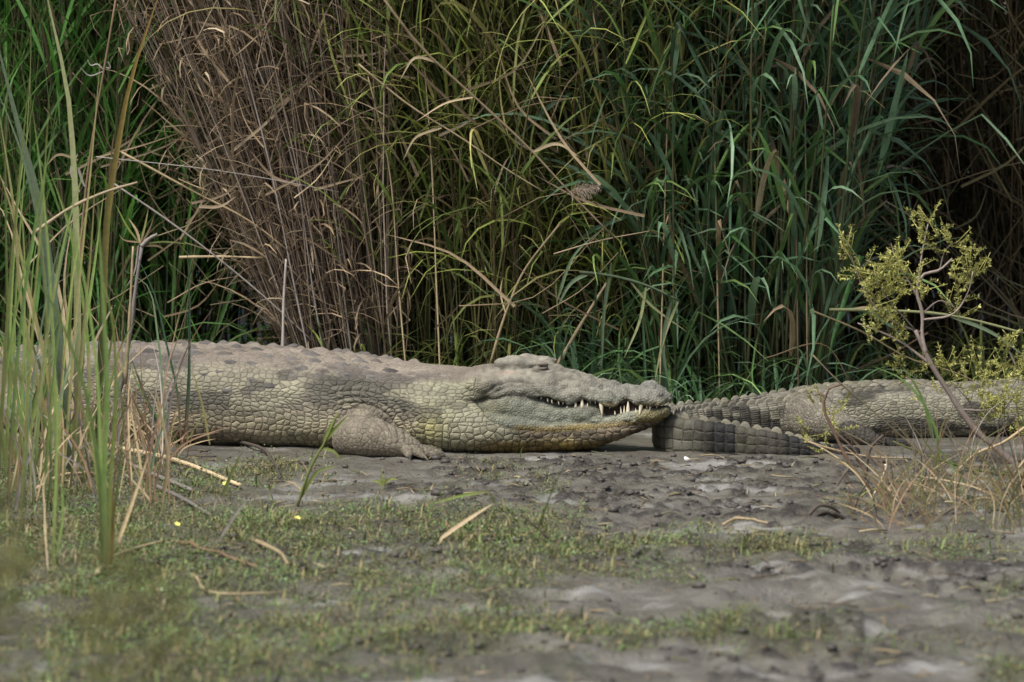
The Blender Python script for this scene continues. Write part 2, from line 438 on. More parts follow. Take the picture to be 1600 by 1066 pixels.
def normals(me, V):
    me.vertices.foreach_set("co", V.astype(np.float32).ravel()); me.update()
    N = np.empty(len(V) * 3, np.float32); me.vertices.foreach_get("normal", N); return N.reshape(-1, 3).astype(float)
def polyd(px, py, line):
    """distance in pixels of each point to a polyline and the parameter 0..1 along it"""
    line = np.asarray(line, float); best = np.full(len(px), 1e9); par = np.zeros(len(px))
    seg = np.linalg.norm(np.diff(line, axis=0), axis=1); cum = np.concatenate([[0], np.cumsum(seg)])
    for k in range(len(line) - 1):
        a = line[k]; b = line[k + 1]; ab = b - a
        t = np.clip(((px - a[0]) * ab[0] + (py - a[1]) * ab[1]) / (ab @ ab), 0, 1)
        d = np.hypot(px - a[0] - t * ab[0], py - a[1] - t * ab[1])
        m = d < best; best[m] = d[m]; par[m] = ((cum[k] + t * seg[k]) / cum[-1])[m]
    return best, par
def spine_coords(V, path):
    """path (n,2) dense; returns s, signed lateral (left of travel positive)"""
    d = np.concatenate([[0], np.cumsum(np.linalg.norm(np.diff(path, axis=0), axis=1))])
    T = np.gradient(path, axis=0); T /= np.linalg.norm(T, axis=1)[:, None]
    idx = np.empty(len(V), int)
    for a in range(0, len(V), 20000):
        q = V[a:a + 20000, None, :2] - path[None]
        idx[a:a + 20000] = np.argmin((q ** 2).sum(-1), 1)
    dv = V[:, :2] - path[idx]
    along = (dv * T[idx]).sum(1)
    lat = T[idx, 0] * dv[:, 1] - T[idx, 1] * dv[:, 0]
    return d[idx] + along, lat, idx
def limb_coords(V, p, r):
    best = np.full(len(V), 1e9); bi = np.zeros(len(V), int)
    box = np.all((V > p.min(0) - 0.15) & (V < p.max(0) + 0.15), 1); ii = np.where(box)[0]
    if len(ii):
        for a in range(0, len(ii), 20000):
            k = ii[a:a + 20000]
            D = np.linalg.norm(V[k, None] - p[None], axis=2) / r[None]
            bi[k] = D.argmin(1); best[k] = D.min(1)
    T, N, B = frames(p)
    dv = V - p[bi]
    ang = np.arctan2((dv * B[bi]).sum(1), (dv * N[bi]).sum(1))
    cum = np.concatenate([[0], np.cumsum(np.linalg.norm(np.diff(p, axis=0), axis=1))])
    return best, cum[bi] + (dv * T[bi]).sum(1), ang, bi
def place_on(bvh, origin, direction):
    loc, nor, idx, dist = bvh.ray_cast(Vector(origin), Vector(direction))
    return loc, nor
def basis(nor, fwd):
    z = Vector(nor).normalized(); x = (Vector(fwd) - z * z.dot(Vector(fwd))).normalized(); y = z.cross(x)
    return Matrix((x, y, z)).transposed()
def claw_mesh():
    t = np.linspace(0, 1, 6); p = np.stack([t * 0.028, 0 * t, -0.010 * t * t], 1)
    V, F, A = tube(p, 0.0062 * (1 - t) + 0.0008, 7); a = Acc(); a.add(V, F, A); return a.mesh("claw")
def scute_mesh(k, side=-1, L=0.03, W=0.021, H=0.0145):
    """keeled oval shield; rim dips below the skin"""
    q = np.random.RandomState(100 + k); n = 14; rings = []
    skew = q.uniform(-.25, .15)
    a = np.arange(n) * 2 * np.pi / n
    wob = 1 + q.uniform(-.08, .08, n)
    V = []; 
    for f, hgt in ((1.12, -0.25), (0.95, 0.05), (0.62, 0.42), (0.3, 0.80)):
        keel = 0.35 + 0.65 * np.exp(-(np.sin(a) * f / 0.35) ** 2)
        z = hgt * H * (keel if hgt > 0.1 else 1)
        V.append(np.stack([L * f * np.cos(a) * wob + skew * L * max(hgt, 0), W * f * np.sin(a) * wob + side * W * .55 * max(hgt, 0), z * np.ones(n)], 1))
    V = np.concatenate(V + [np.array([[skew * L, side * W * .55, H]])])
    i = np.arange(3)[:, None] * n; j = np.arange(n)[None]; j2 = (j + 1) % n
    F = np.stack([i + j, i + j2, i + n + j2, i + n + j], -1).reshape(-1, 4)
    jj = np.arange(n); F3 = np.stack([3 * n + jj, 3 * n + (jj + 1) % n, np.full(n, 4 * n)], -1)
    acc = Acc(); acc.add(V, [F, F3]); return acc.mesh("scute")

def dense_path(ctrl, step=0.012):
    c = np.asarray(ctrl, float); d = np.concatenate([[0], np.cumsum(np.linalg.norm(np.diff(c, axis=0), axis=1))])
    t = np.arange(0, d[-1], step)
    return np.stack([crom(d, c[:, 0], t), crom(d, c[:, 1], t)], 1), t, d

MAT_CROC = croc_mat("crocodile_hide")
MAT_SCUTE = skin_mat("back_scute_horn", (0.190, 0.160, 0.132))
MAT_SCUTE_DARK = skin_mat("back_scute_slate_shaded", (0.115, 0.104, 0.094))  # slate pigment, with the shields' shaded sides put into the colour too
MAT_CLAW = skin_mat("claw_horn", (0.10, 0.085, 0.065), 0.45)
MAT_TOOTH = None
def simple_mat(name, col, rough=0.5, spec=0.4, var=0.25, scale=40):
    m, nt, out = newmat(name); g = NT(nt)
    n = g.noise(g.n("ShaderNodeNewGeometry").outputs['Position'], scale, 3)
    v = g.math('ADD', 1 - var, g.math('MULTIPLY', n, 2 * var))
    c = g.mix(1.0, col, g.n("ShaderNodeCombineColor", i={0: v, 1: v, 2: v}).outputs[0], 'MULTIPLY')
    b = g.n("ShaderNodeBsdfPrincipled", i={'Base Color': c, 'Roughness': rough, 'Specular IOR Level': spec})
    g.link(b.outputs[0], out.inputs[0]); return m
MAT_TOOTH = simple_mat("tooth_ivory", (0.70, 0.62, 0.45), 0.35)
MAT_EYE = simple_mat("eye_amber", (0.16, 0.13, 0.05), 0.12, 0.6)
MAT_PUPIL = simple_mat("eye_pupil", (0.01, 0.01, 0.01), 0.1, 0.6)
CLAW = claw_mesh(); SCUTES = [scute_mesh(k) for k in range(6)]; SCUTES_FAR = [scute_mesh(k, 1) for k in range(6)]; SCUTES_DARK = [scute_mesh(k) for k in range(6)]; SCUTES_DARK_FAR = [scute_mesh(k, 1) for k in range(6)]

def foot(acc, wrist, heading, nt, spread, toe_len, r0, zb=0.0):
    """palm and toes on the ground; returns claw spots"""
    spots = []
    hd = math.atan2(heading[1], heading[0])
    for k in range(nt):
        a = hd + spread * (k / (nt - 1) - 0.5) * 2
        L = toe_len * (1 - 0.35 * abs(k / (nt - 1) - 0.45) * 2)
        w = np.asarray(wrist, float)
        d = np.array([math.cos(a), math.sin(a), 0])
        e = w + d * L; e[2] = zb + r0 * 0.45
        mid = w + d * L * 0.5; mid[2] = max(w[2] * 0.62, zb + r0 * 0.9)
        limb(acc, [w, mid, e], [r0 * 1.25, r0 * 1.0, r0 * 0.62], 12, 10)
        spots.append((e, a))
    return spots

# ---- the big crocodile
def big_croc():
    ctrl = [(-4.15, 18.0), (-3.3, 17.6), (-2.5, 17.12), (-1.9, 16.90), (-1.45, 16.75), (-1.0, 16.60), (-0.6, 16.47), (-0.35, 16.385), (-0.1, 16.30), (0.06, 16.25)]
    path, t, cd = dense_path(ctrl)
    px_of = lambda x, y: 800 + FPX * x / y
    #            tail...                                   hip                mid                    shoulder neck  inside head
    top = [0.05, .13, .20, .245, ZY(541, 16.75), ZY(541, 16.60), ZY(553, 16.47), ZY(568, 16.38), ZY(577, 16.30), ZY(580, 16.25)]
    wid = [.012, .045, .10, .175, .235, .305, .30, .255, .205, .150]
    tp = crom(cd, top, t); wd = crom(cd, wid, t)
    flatness = crom(cd, [.9, .9, .85, .8, .75, .72, .72, .76, .8, .8], t)
    bot = -0.012 + 0 * t
    T = np.gradient(path, axis=0); T /= np.linalg.norm(T, axis=1)[:, None]
    L = np.stack([-T[:, 1], T[:, 0]], 1)
    n = 64; a = np.arange(n) * 2 * np.pi / n
    rings = []
    for k in range(len(t)):
        ca, sa = np.cos(a), np.sin(a)
        e = flatness[k]; zc = (tp[k] + bot[k]) * 0.45; 
        l = wd[k] * np.sign(ca) * np.abs(ca) ** e
        z = np.where(sa > 0, zc + (tp[k] - zc) * np.abs(sa) ** (e + .08), zc - (zc - bot[k]) * np.abs(sa) ** (e * 0.8))
        rings.append(np.stack([path[k, 0] + L[k, 0] * l, path[k, 1] + L[k, 1] * l, z], 1))
    acc = Acc(); ring_loft(acc, rings)
    # head frame
    H0 = np.array([P(742, 600, 16.255)[0], 16.255]); H1 = np.array([P(1049, 620, 16.12)[0], 16.12])
    hax = (H1 - H0) / np.linalg.norm(H1 - H0); hlat = np.array([-hax[1], hax[0]])
    def axis_at(px):
        f = (px - 742) / (1049 - 742); return H0 + (H1 - H0) * f
    # upper head: px, y of profile, y of lip, half width of the roof, half width at the lip
    U = np.array([(735, 574, 624, .070, .138), (760, 571, 622, .082, .149), (782, 570, 620, .086, .150), (820, 566, 616, .084, .134),
        (845, 569, 620, .078, .117), (866, 571, 621, .066, .109), (880, 577, 626, .054, .099), (902, 582, 629, .047, .090),
        (914, 585, 622, .044, .088), (926, 589, 624, .041, .083), (940, 594, 628, .039, .081), (956, 599, 635, .038, .080), (972, 602, 632, .036, .071),
        (985, 603, 622, .034, .059), (997, 602, 631, .038, .067), (1013, 600, 633, .041, .072), (1028, 603, 632, .038, .064),
        (1040, 610, 631, .028, .048), (1049, 620, 629, .012, .020)], float)
    ps = np.linspace(735, 1049, 110)
    u = [np.interp(ps, U[:, 0], U[:, k]) if k == 0 else crom(U[:, 0], U[:, k], ps) for k in range(5)]
    nn = 40; rings = []
    prof = []   # half section from the crown to the lip
    for k in range(len(ps)):
        ax = axis_at(ps[k]); wt, wl = u[3][k], u[4][k]
        zt = ZY(u[1][k], ax[1]); zl = ZY(u[2][k], ax[1] - wl)
        hgt = zt - zl
        hp = [(0, zt + .002), (wt * .55, zt), (wt, zt - hgt * .10), (wt + (wl - wt) * .42, zt - hgt * .34), (wt + (wl - wt) * .78, zt - hgt * .60),
              (wl * 1.0, zl + hgt * .22), (wl * 1.01, zl + hgt * .08), (wl * .97, zl), (wl * .6, zl + .004), (0, zl + .006)]
        hp = np.array(hp); d = np.linspace(0, 9, 21); hx = crom(np.arange(10), hp[:, 0], d); hz = crom(np.arange(10), hp[:, 1], d)
        hx[0] = 0; hx[-1] = 0
        lx = np.concatenate([hx, -hx[-2:0:-1]]); lz = np.concatenate([hz, hz[-2:0:-1]])
        rings.append(np.stack([ax[0] + hlat[0] * lx, ax[1] + hlat[1] * lx, lz], 1))
    ring_loft(acc, rings)
    # lower jaw
    J = np.array([(735, 632, 664, .140), (770, 622, 668, .154), (800, 606, 673, .150), (823, 605, 674, .136), (852, 620, 675, .115), (878, 633, 674, .099),
        (902, 632, 671, .088), (926, 629, 669, .081), (936, 634, 668, .078), (947, 648, 667, .074), (968, 646, 664, .067), (985, 644, 662, .064), (1002, 640, 660, .063), (1030, 639, 654, .055), (1044, 638, 648, .034)], float)
    ps2 = np.linspace(735, 1044, 100); j = [ps2] + [crom(J[:, 0], J[:, k], ps2) for k in (1, 2, 3)]
    rings = []; b = np.arange(36) * 2 * np.pi / 36
    for k in range(len(ps2)):
        ax = axis_at(ps2[k]); w = j[3][k]; z1 = ZY(j[1][k], ax[1] - w); z0 = ZY(j[2][k], ax[1] - w)
        l = w * np.sign(np.cos(b)) * np.abs(np.cos(b)) ** .6; z = (z0 + z1) / 2 + (z1 - z0) / 2 * np.sign(np.sin(b)) * np.abs(np.sin(b)) ** .7
        l = l * (1 - 0.10 * np.clip(-np.sin(b), 0, 1))
        rings.append(np.stack([ax[0] + hlat[0] * l, ax[1] + hlat[1] * l, z], 1))
    ring_loft(acc, rings)
    # mouth lining that joins the jaws well inside the tooth row
    rings = []
    for p_ in np.linspace(800, 1030, 30):
        ax = axis_at(p_); w = np.interp(p_, U[:, 0], U[:, 4]) * .62
        zu = ZY(np.interp(p_, U[:, 0], U[:, 2]) - 6, ax[1] - w); zd = ZY(np.interp(p_, J[:, 0], J[:, 1]) + 6, ax[1] - w)
        l = w * np.cos(b); z = (zu + zd) / 2 + abs(zu - zd) / 2 * np.sign(np.sin(b)) * np.abs(np.sin(b)) ** .5
        rings.append(np.stack([ax[0] + hlat[0] * l, ax[1] + hlat[1] * l, z], 1))
    ring_loft(acc, rings)
    # throat pouch on the mud
    Th = np.array([(660, 596, 715, .20), (700, 600, 715, .215), (745, 615, 715, .205), (800, 630, 714, .175), (842, 640, 713, .145), (878, 650, 706, .115), (914, 652, 705, .100),
                   (961, 652, 690, .078), (1005, 650, 672, .05), (1032, 647, 660, .03)], float)
    ps3 = np.linspace(660, 1032, 80); q = [crom(Th[:, 0], Th[:, k], ps3) for k in (1, 2, 3)]; rings = []
    for k in range(len(ps3)):
        ax = axis_at(ps3[k]); w = q[2][k]; yn = ax[1] - w * .8
        z1 = ZY(q[0][k], ax[1]); z0 = max(ZY(q[1][k], yn), -0.012)
        l = w * np.sign(np.cos(b)) * np.abs(np.cos(b)) ** .8; z = (z0 + z1) / 2 + (z1 - z0) / 2 * np.sign(np.sin(b)) * np.abs(np.sin(b)) ** .8
        rings.append(np.stack([ax[0] + hlat[0] * l, ax[1] + hlat[1] * l, z], 1))
    ring_loft(acc, rings)
    def hp(px, py, lat):   # point of the head at a pixel of the near profile, given its lateral offset
        ax = axis_at(px); y = ax[1] - lat
        return np.array([ax[0] + hlat[0] * -lat, ax[1] + hlat[1] * -lat, ZY(py, y)])
    hang = math.atan2(hax[1], hax[0])
    for s in (1, -1):
        def both(px, py, lat):
            v = hp(px, py, lat)
            if s == 1: return v
            ax = axis_at(px); w = v.copy(); w[:2] = ax + hlat * lat; return w
        ellipsoid(acc, both(843, 572, .066), (.034, .022, .019), hang)          # eye socket
        ellipsoid(acc, both(820, 567, .060), (.040, .026, .018), hang)          # brow
        ellipsoid(acc, both(795, 568, .064), (.034, .024, .016), hang)          # corner of the skull table
        ellipsoid(acc, both(772, 603, .134), (.062, .024, .027), hang)          # jaw muscle
        ellipsoid(acc, both(1013, 604, .022), (.026, .02, .016), hang)          # nostril
        ellipsoid(acc, both(957, 624, .068), (.024, .016, .020), hang)
        ellipsoid(acc, both(1010, 624, .060), (.024, .016, .018), hang)
        ellipsoid(acc, both(905, 618, .078), (.035, .016, .020), hang)
    # near foreleg
    limbs = []; claws = []
    s1 = [P(612, 640, 16.36), P(590, 658, 16.24), P(548, 683, 16.07)]
    limbs.append(limb(acc, s1, [.075, .072, .062], 20, 18))
    s2 = [P(530, 688, 16.08), P(572, 682, 16.03), P(612, 690, 15.99), P(652, 704, 15.96)]
    limbs.append(limb(acc, s2, [.046, .064, .047, .022], 20, 18))
    w0 = P(634, 701, 15.965)
    for (ex, ey, eY, r) in ((640, 716, 15.885, .0115), (664, 718, 15.89, .0115), (683, 717, 15.915, .0110), (692, 714, 15.955, .0105), (688, 709, 16.02, .0100)):
        e = P(ex, ey, eY); e[2] = max(e[2], 0.008)
        ws = w0 + (np.array([e[0], e[1], w0[2]]) - w0) * .1
        mid = ws * .5 + e * .5; mid[2] = max(mid[2], .02)
        limbs.append(limb(acc, [ws, mid, e], [r * 1.5, r * 1.15, r * .75], 12, 10))
        claws.append((e, math.atan2(e[1] - w0[1], e[0] - w0[0])))
    # far foreleg, mirrored about the spine
    m0 = np.array([-.30, 16.36])
    def far(v):
        v = np.array(v, float); v[1] = 2 * 16.36 - v[1] + .02; return v
    limbs.append(limb(acc, [far(v) for v in s1], [.085, .080, .066], 18, 16)); limbs.append(limb(acc, [far(v) for v in s2], [.060, .060, .042, .026], 18, 16))
    claws += foot(acc, far(w0), (1, .2), 5, .6, .10, .015)
    # hind legs
    for sgn in (-1, 1):
        hip = np.array([-1.78, 16.84 + sgn * .18, .16]); kn = np.array([-1.52, 16.78 + sgn * .34, .12]); an = np.array([-1.76, 16.84 + sgn * .42, .05]); toe = np.array([-1.64, 16.82 + sgn * .47, .025])
        limbs.append(limb(acc, [hip, kn], [.10, .070], 12, 16)); limbs.append(limb(acc, [kn, an], [.066, .042], 12, 14)); limbs.append(limb(acc, [an, toe], [.04, .026], 10, 12))
        claws += foot(acc, toe, (1, sgn * .35), 4, .5, .15, .017)
    ev, V, E = remesh(acc, 0.0050, "big_crocodile")
    V = relax(V, E, 3, .5)
    px0, py0 = project(V)
    V = relax(V, E, 14, .5, sstep(500, 530, px0) * sstep(640, 610, px0) * sstep(600, 630, py0) * sstep(702, 690, py0))
    N = normals(ev, V)
    s, lat, idx = spine_coords(V, path)
    # mirrored pixel coordinates: the far half folded onto the near one
    dv = V[:, :2] - H0; al = dv @ hax; lt = dv @ hlat
    Vm = V.copy(); Vm[:, :2] = H0 + al[:, None] * hax - np.abs(lt)[:, None] * hlat
    PX, PY = project(Vm)
    D = np.zeros(len(V))
    def crease(line, width, depth, taper=True):
        nonlocal D
        d, tpar = polyd(PX, PY, line); f = np.exp(-(d / width) ** 2)
        if taper: f = f * np.clip(np.minimum(tpar, 1 - tpar) * 8 + .15, 0, 1)
        D = D - depth * f * side
    side = sstep(-.05, .25, -(N[:, :2] @ hlat) * np.sign(-lt + 1e-6))     # faces sideways, on its own half
    crease([(852, 621), (838, 612), (823, 604), (808, 601), (793, 603), (776, 612), (758, 621), (742, 626)], 2.6, .004)
    crease([(742, 618), (748, 606), (771, 593), (800, 588), (822, 592), (838, 602), (850, 614)], 5.5, -.005)
    crease([(752, 618), (775, 603), (797, 597), (818, 597), (832, 604)], 2.4, .007)
    crease([(765, 622), (785, 613), (805, 609), (822, 612)], 3.5, -.004)
    crease([(770, 616), (790, 607), (812, 605)], 2.0, .004)
    crease([(740, 624), (748, 640), (766, 658), (786, 667), (806, 671), (866, 675), (937, 670), (1000, 664), (1040, 653)], 2.6, .007)
    crease([(760, 655), (800, 671), (866, 676)], 5, -.0)
    crease([(800, 683), (850, 684), (900, 682), (950, 677)], 2.2, .004)
    crease([(815, 690), (860, 692), (910, 689)], 2.0, .003)
    crease([(770, 588), (800, 582), (825, 580), (850, 583)], 2.5, .003)
    crease([(778, 578), (800, 577), (825, 575), (836, 573)], 2.2, .007)
    crease([(833, 573), (845, 567), (857, 574), (866, 578)], 1.8, .004)
    crease([(836, 577), (850, 581), (866, 580)], 2.0, -.004)
    crease([(985, 604), (985, 622)], 4.0, .006)
    crease([(1024, 607), (1032, 608)], 2.2, .006, False)
    crease([(862, 580), (890, 588), (930, 598), (975, 608)], 3.5, -.006)
    crease([(872, 592), (905, 600), (950, 611)], 3.0, .004)
    crease([(860, 600), (890, 606), (930, 614)], 3.0, .002)
    # skin folds round the shoulder
    for rad_, dep in ((46, .010), (55, .012), (64, .012), (74, .010), (85, .008), (97, .006)):
        an_ = np.radians(np.linspace(-5, 118, 16))
        crease([(556 + rad_ * 1.05 * math.cos(q_), 688 - rad_ * math.sin(q_) * .92) for q_ in an_], 2.4, dep)
    crease([(690, 588), (676, 610), (668, 640), (664, 670), (668, 700)], 3.0, .005)
    crease([(712, 584), (702, 604), (700, 630)], 2.5, .003)
    crease([(735, 584), (728, 610), (734, 640), (752, 668)], 2.6, .003)
    crease([(640, 598), (632, 622), (636, 650)], 3.0, .005)
    # lumpy flesh
    D = D + (fbm2(s * 9, lat * 9 + V[:, 2] * 9, 3, 5) - .5) * .010
    headm = (PX > 735) & (PY < 676) & (al > 0)
    f_jaw = polyd(PX, PY, [(743, 628), (766, 658), (802, 671), (866, 674), (937, 668), (1044, 650)])[0]
    inside_head = (PX > 743) & (PY < np.interp(PX, [743, 766, 802, 866, 937, 1044, 1060], [628, 658, 672, 675.5, 670, 652, 640]))
    D[inside_head] += (fbm2(PX[inside_head] / 10, PY[inside_head] / 7, 4, 9) - .5) * np.interp(PX[inside_head], [830, 880], [.006, .014])
    lipbump = np.exp(-((PY - np.interp(PX, U[:, 0], U[:, 2])) / 5) ** 2) * (PX > 860)
    D += lipbump * side * .002 * np.sin(PX / 5.2)
    V = V + N * D[:, None]
    V = relax(V, E, 1, .35)
    # ---- scale coordinates
    zc = np.interp(s, t, tp) * .45; ww = np.interp(s, t, wd); hh = np.interp(s, t, tp) - zc
    th = np.arctan2(lat / ww, (V[:, 2] - zc) / np.maximum(hh, .02))
    tv = np.sign(th) * np.interp(np.abs(th), [0, .8, 1.4, 2.0, 3.2], [0, 9.5, 16.6, 22.2, 31])
    uvs = np.stack([s / .0250 + 1.6 * (fbm2(s * 5, th * 2.2, 2, 91) - .5), tv * 1.12 + .1 + 1.8 * (fbm2(s * 4 + 7, th * 2.5, 2, 93) - .5), 0 * s], 1)
    uvs[:, 0] += 0.5 * (np.floor(uvs[:, 1]) % 2) * 0
    amp = np.ones(len(V)); rnd = np.interp(np.abs(th), [.8, 1.5, 2.2], [.8, .72, .6]); lin = np.ones(len(V))
    dors = sstep(1.0, .6, np.abs(th))                        # finer skin between the back shields
    amp *= 1 - .4 * dors; lin *= 1 - .6 * dors
    ih = inside_head & (al > -.02)
    uvs[ih] = np.stack([PX[ih] / 4.6, PY[ih] / 4.0, 0 * PX[ih]], 1); hb = np.clip(np.minimum(sstep(738, 758, PX), sstep(0, 9, f_jaw)) , 0, 1); amp = np.where(ih, amp * (1 - hb) * .7 + .42 * hb, amp); lin = np.where(ih, lin * (1 - hb) * .5 + .30 * hb, lin); rnd[ih] = 1
    skull = sstep(690, 745, PX) * sstep(604, 588, PY); amp = amp * (1 - .8 * skull); lin = lin * (1 - .9 * skull)
    thr = (PX > 700) & ~inside_head & (V[:, 2] < .10) & (al > -.05)
    uvs[thr, 0] = (PX[thr]) / 12.0; uvs[thr, 1] = PY[thr] / 10.0; rnd[thr] = .8; lin[thr] = 1.0
    nkm = (PX > 640) & (PX < 800) & ~inside_head & ~thr
    mix_neck = sstep(630, 668, PX) * (~inside_head) * (al < .2) * (np.abs(th) > .75)
    for (p_, r_) in limbs:
        best, a_, ang, bi = limb_coords(V, p_, r_)
        m_ = best < 1.16
        sz = .018 if r_.max() > .03 else .012
        uvs[m_] = np.stack([a_[m_] / sz, ang[m_] * np.maximum(r_[bi[m_]], .012) / sz * 1.0 + 50, 0 * a_[m_]], 1)
        amp[m_] = .5; lin[m_] = .8; rnd[m_] = .75
    # ---- colours of the hide
    at = np.abs(th)
    back = np.array([.255, .215, .175]); flank = np.array([.245, .225, .160]); low = np.array([.290, .255, .165]); belly = np.array([.33, .29, .20])
    tone = back + (flank - back) * sstep(.55, 1.05, at)[:, None]
    tone = tone + (low - tone) * sstep(1.45, 1.95, at)[:, None]
    tone = tone + (belly - tone) * sstep(2.2, 2.7, at)[:, None]
    tone = tone + (np.array([.30, .285, .195]) - tone) * (mix_neck * .8)[:, None]
    yel = np.exp(-(((PX - 672) / 22) ** 2 + ((PY - 668) / 26) ** 2)); tone = tone + (np.array([.40, .36, .12]) - tone) * (yel * .55)[:, None]
    pat = sstep(.50, .62, fbm2(s * 7.0 + 2, th * 2.6 + 1, 3, 15)) * sstep(.35, .7, at) * sstep(2.0, 1.5, at) * (PX < 690)
    tone = tone * (1 - .52 * pat)[:, None] + np.array([.0, .0, .006]) * pat[:, None]
    pinkd = sstep(.45, .65, fbm2(s * 3, th * 2 + 9, 3, 19)) * sstep(1.3, 1.9, at) * sstep(700, 560, PX)
    tone = tone + (np.array([.27, .205, .155]) - tone) * (pinkd * .7)[:, None]
    head = np.array([.250, .232, .185]); jaw = np.array([.225, .228, .175])
    k = ih; tone = tone + (head - tone) * (ih * sstep(738, 790, PX))[:, None]
    kj = sstep(600, 640, PY) * ih; tone = tone + (jaw - tone) * kj[:, None]
    snt = sstep(900, 1000, PX) * ih * sstep(630, 605, PY); tone = tone + (np.array([.228, .220, .188]) - tone) * snt[:, None]
    och = np.exp(-(polyd(PX, PY, [(806, 670), (866, 672), (937, 666), (1000, 660), (1042, 648)])[0] / 5.0) ** 2) * (PX > 770); tone = tone + (np.array([.22, .155, .045]) - tone) * (och * .9)[:, None]
    och2 = np.exp(-(polyd(PX, PY, [(1000, 650), (1040, 641)])[0] / 7.0) ** 2); tone = tone + (np.array([.27, .225, .10]) - tone) * (och2 * .8)[:, None]
    och3 = np.exp(-(polyd(PX, PY, [(940, 632), (1000, 632), (1046, 629)])[0] / 2.5) ** 2) * ih; tone = tone + (np.array([.25, .19, .08]) - tone) * (och3 * .8)[:, None]
    grn = np.exp(-(((PX - 765) / 26) ** 2 + ((PY - 640) / 14) ** 2)); tone = tone + (np.array([.19, .185, .10]) - tone) * (grn * .75 * ih)[:, None]
    brn = thr * sstep(.03, .06, V[:, 2]) * sstep(780, 830, PX); tone = tone + (np.array([.150, .115, .070]) - tone) * brn[:, None]
    thc = thr * sstep(.055, .03, V[:, 2]) * sstep(690, 800, PX)
    tone = tone + (np.array([.215, .150, .048]) - tone) * thc[:, None]
    stain = thr * sstep(.45, .6, fbm2(PX / 26, PY / 9, 3, 33)) * sstep(760, 840, PX); tone = tone * (1 - .55 * stain)[:, None]
    pk = np.exp(-(((PX - 792) / 16) ** 2 + ((PY - 583) / 4) ** 2)) * ih; tone = tone + (np.array([.36, .20, .15]) - tone) * (pk * .4)[:, None]
    # inside of the mouth
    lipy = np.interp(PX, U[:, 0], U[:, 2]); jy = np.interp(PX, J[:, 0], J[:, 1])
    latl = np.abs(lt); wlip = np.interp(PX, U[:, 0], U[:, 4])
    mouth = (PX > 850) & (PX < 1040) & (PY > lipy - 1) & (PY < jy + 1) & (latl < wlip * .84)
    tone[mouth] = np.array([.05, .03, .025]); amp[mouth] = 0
    for (p_, r_) in limbs:
        best, a_, ang, bi = limb_coords(V, p_, r_); m_ = sstep(1.45, 1.0, best)
        tone = tone + (np.array([.172, .145, .110]) - tone) * (.85 * m_)[:, None]
    ev.vertices.foreach_set("co", V.astype(np.float32).ravel()); ev.update()
    ev.name = "body"; ev.materials.clear()
    ev.polygons.foreach_set("use_smooth", np.ones(len(ev.polygons), bool))
    fattr(ev, "scale_uv", uvs, 'FLOAT_VECTOR'); fattr(ev, "scale_ctl", np.stack([amp, rnd, lin], 1), 'FLOAT_COLOR'); mott = .92 * (.62 + .76 * fbm2(s * 5.0, th * 2.0 + V[:, 2] * 4, 4, 55))
    mott = np.where(ih, mott * (.55 + .9 * fbm2(PX / 7, PY / 5, 3, 57)), mott)
    grv = np.exp(-(polyd(PX, PY, [(852, 621), (823, 604), (795, 603), (758, 621), (742, 626)])[0] / 3) ** 2) * ih
    mott = mott * (1 - .25 * grv)
    fattr(ev, "tone", np.clip(tone * mott[:, None] * np.array([.91, .915, .895]), .01, 1), 'FLOAT_COLOR')
    root = thing("crocodile", "huge grey olive crocodile with toothy closed jaws lying along the reed edge", "crocodile", (0, 0, 0), None)
    body = put("body", ev, MAT_CROC, root)
    bvh = BVHTree.FromPolygons([tuple(v) for v in V], [tuple(p.vertices) for p in ev.polygons])
    # back shields in rows
    q = np.random.RandomState(5); ns = 0
    for k in range(0, 27):
        sx = 2.0 + k * .081
        i = int(np.clip(np.searchsorted(t, sx), 0, len(t) - 1))
        w_here = wd[i]
        for row in range(8):
            f = (row - 3.5) / 3.5
            lat_ = f * min(.215, w_here * .74) + q.uniform(-.006, .006)
            ss = sx + (0.04 if row % 2 else 0) + q.uniform(-.008, .008)
            i2 = int(np.clip(np.searchsorted(t, ss), 0, len(t) - 1)); pp = path[i2] + L[i2] * lat_
            pxx = 800 + FPX * pp[0] / pp[1]
            if pxx > 622 and abs(f) > .5: continue
            if pxx > 655 and q.rand() < .5: continue
            if pxx > 722: continue
            loc, nor = place_on(bvh, (pp[0], pp[1], 1.0), (0, 0, -1))
            if loc is None: continue
            sc = q.uniform(.8, 1.12) * (1.0 if w_here > .2 else .8) * (.85 if pxx > 600 else 1)
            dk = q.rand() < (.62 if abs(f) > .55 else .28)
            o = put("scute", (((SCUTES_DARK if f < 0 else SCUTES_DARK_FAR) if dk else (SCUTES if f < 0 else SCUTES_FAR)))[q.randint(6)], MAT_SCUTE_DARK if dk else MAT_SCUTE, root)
            mtx = Matrix.Translation(loc + nor * .001) @ (basis(nor, (T[i2][0], T[i2][1], 0)) @ Matrix.Diagonal((sc * 1.05, sc, sc * q.uniform(.8, 1.25)))).to_4x4()
            o.matrix_world = mtx; ns += 1
    # bigger lone shields on the upper flank
    for (a_, b_, sc) in ((395, 590, 1.0), (425, 600, 1.25), (357, 606, 1.15), (500, 586, 1.2), (344, 579, .9), (460, 585, 1.0), (300, 598, .9), (320, 582, .9), (530, 578, .9)):
        d = P(a_, b_, 16.2) - np.array([0, 0, CAMZ]); loc, nor = place_on(bvh, (0, 0, CAMZ), d)
        if loc is None: continue
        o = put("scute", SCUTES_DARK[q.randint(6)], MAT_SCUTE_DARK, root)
        o.matrix_world = Matrix.Translation(loc) @ (basis(nor, (1, -.2, 0)) @ Matrix.Diagonal((sc * .95, sc, sc * .5))).to_4x4()
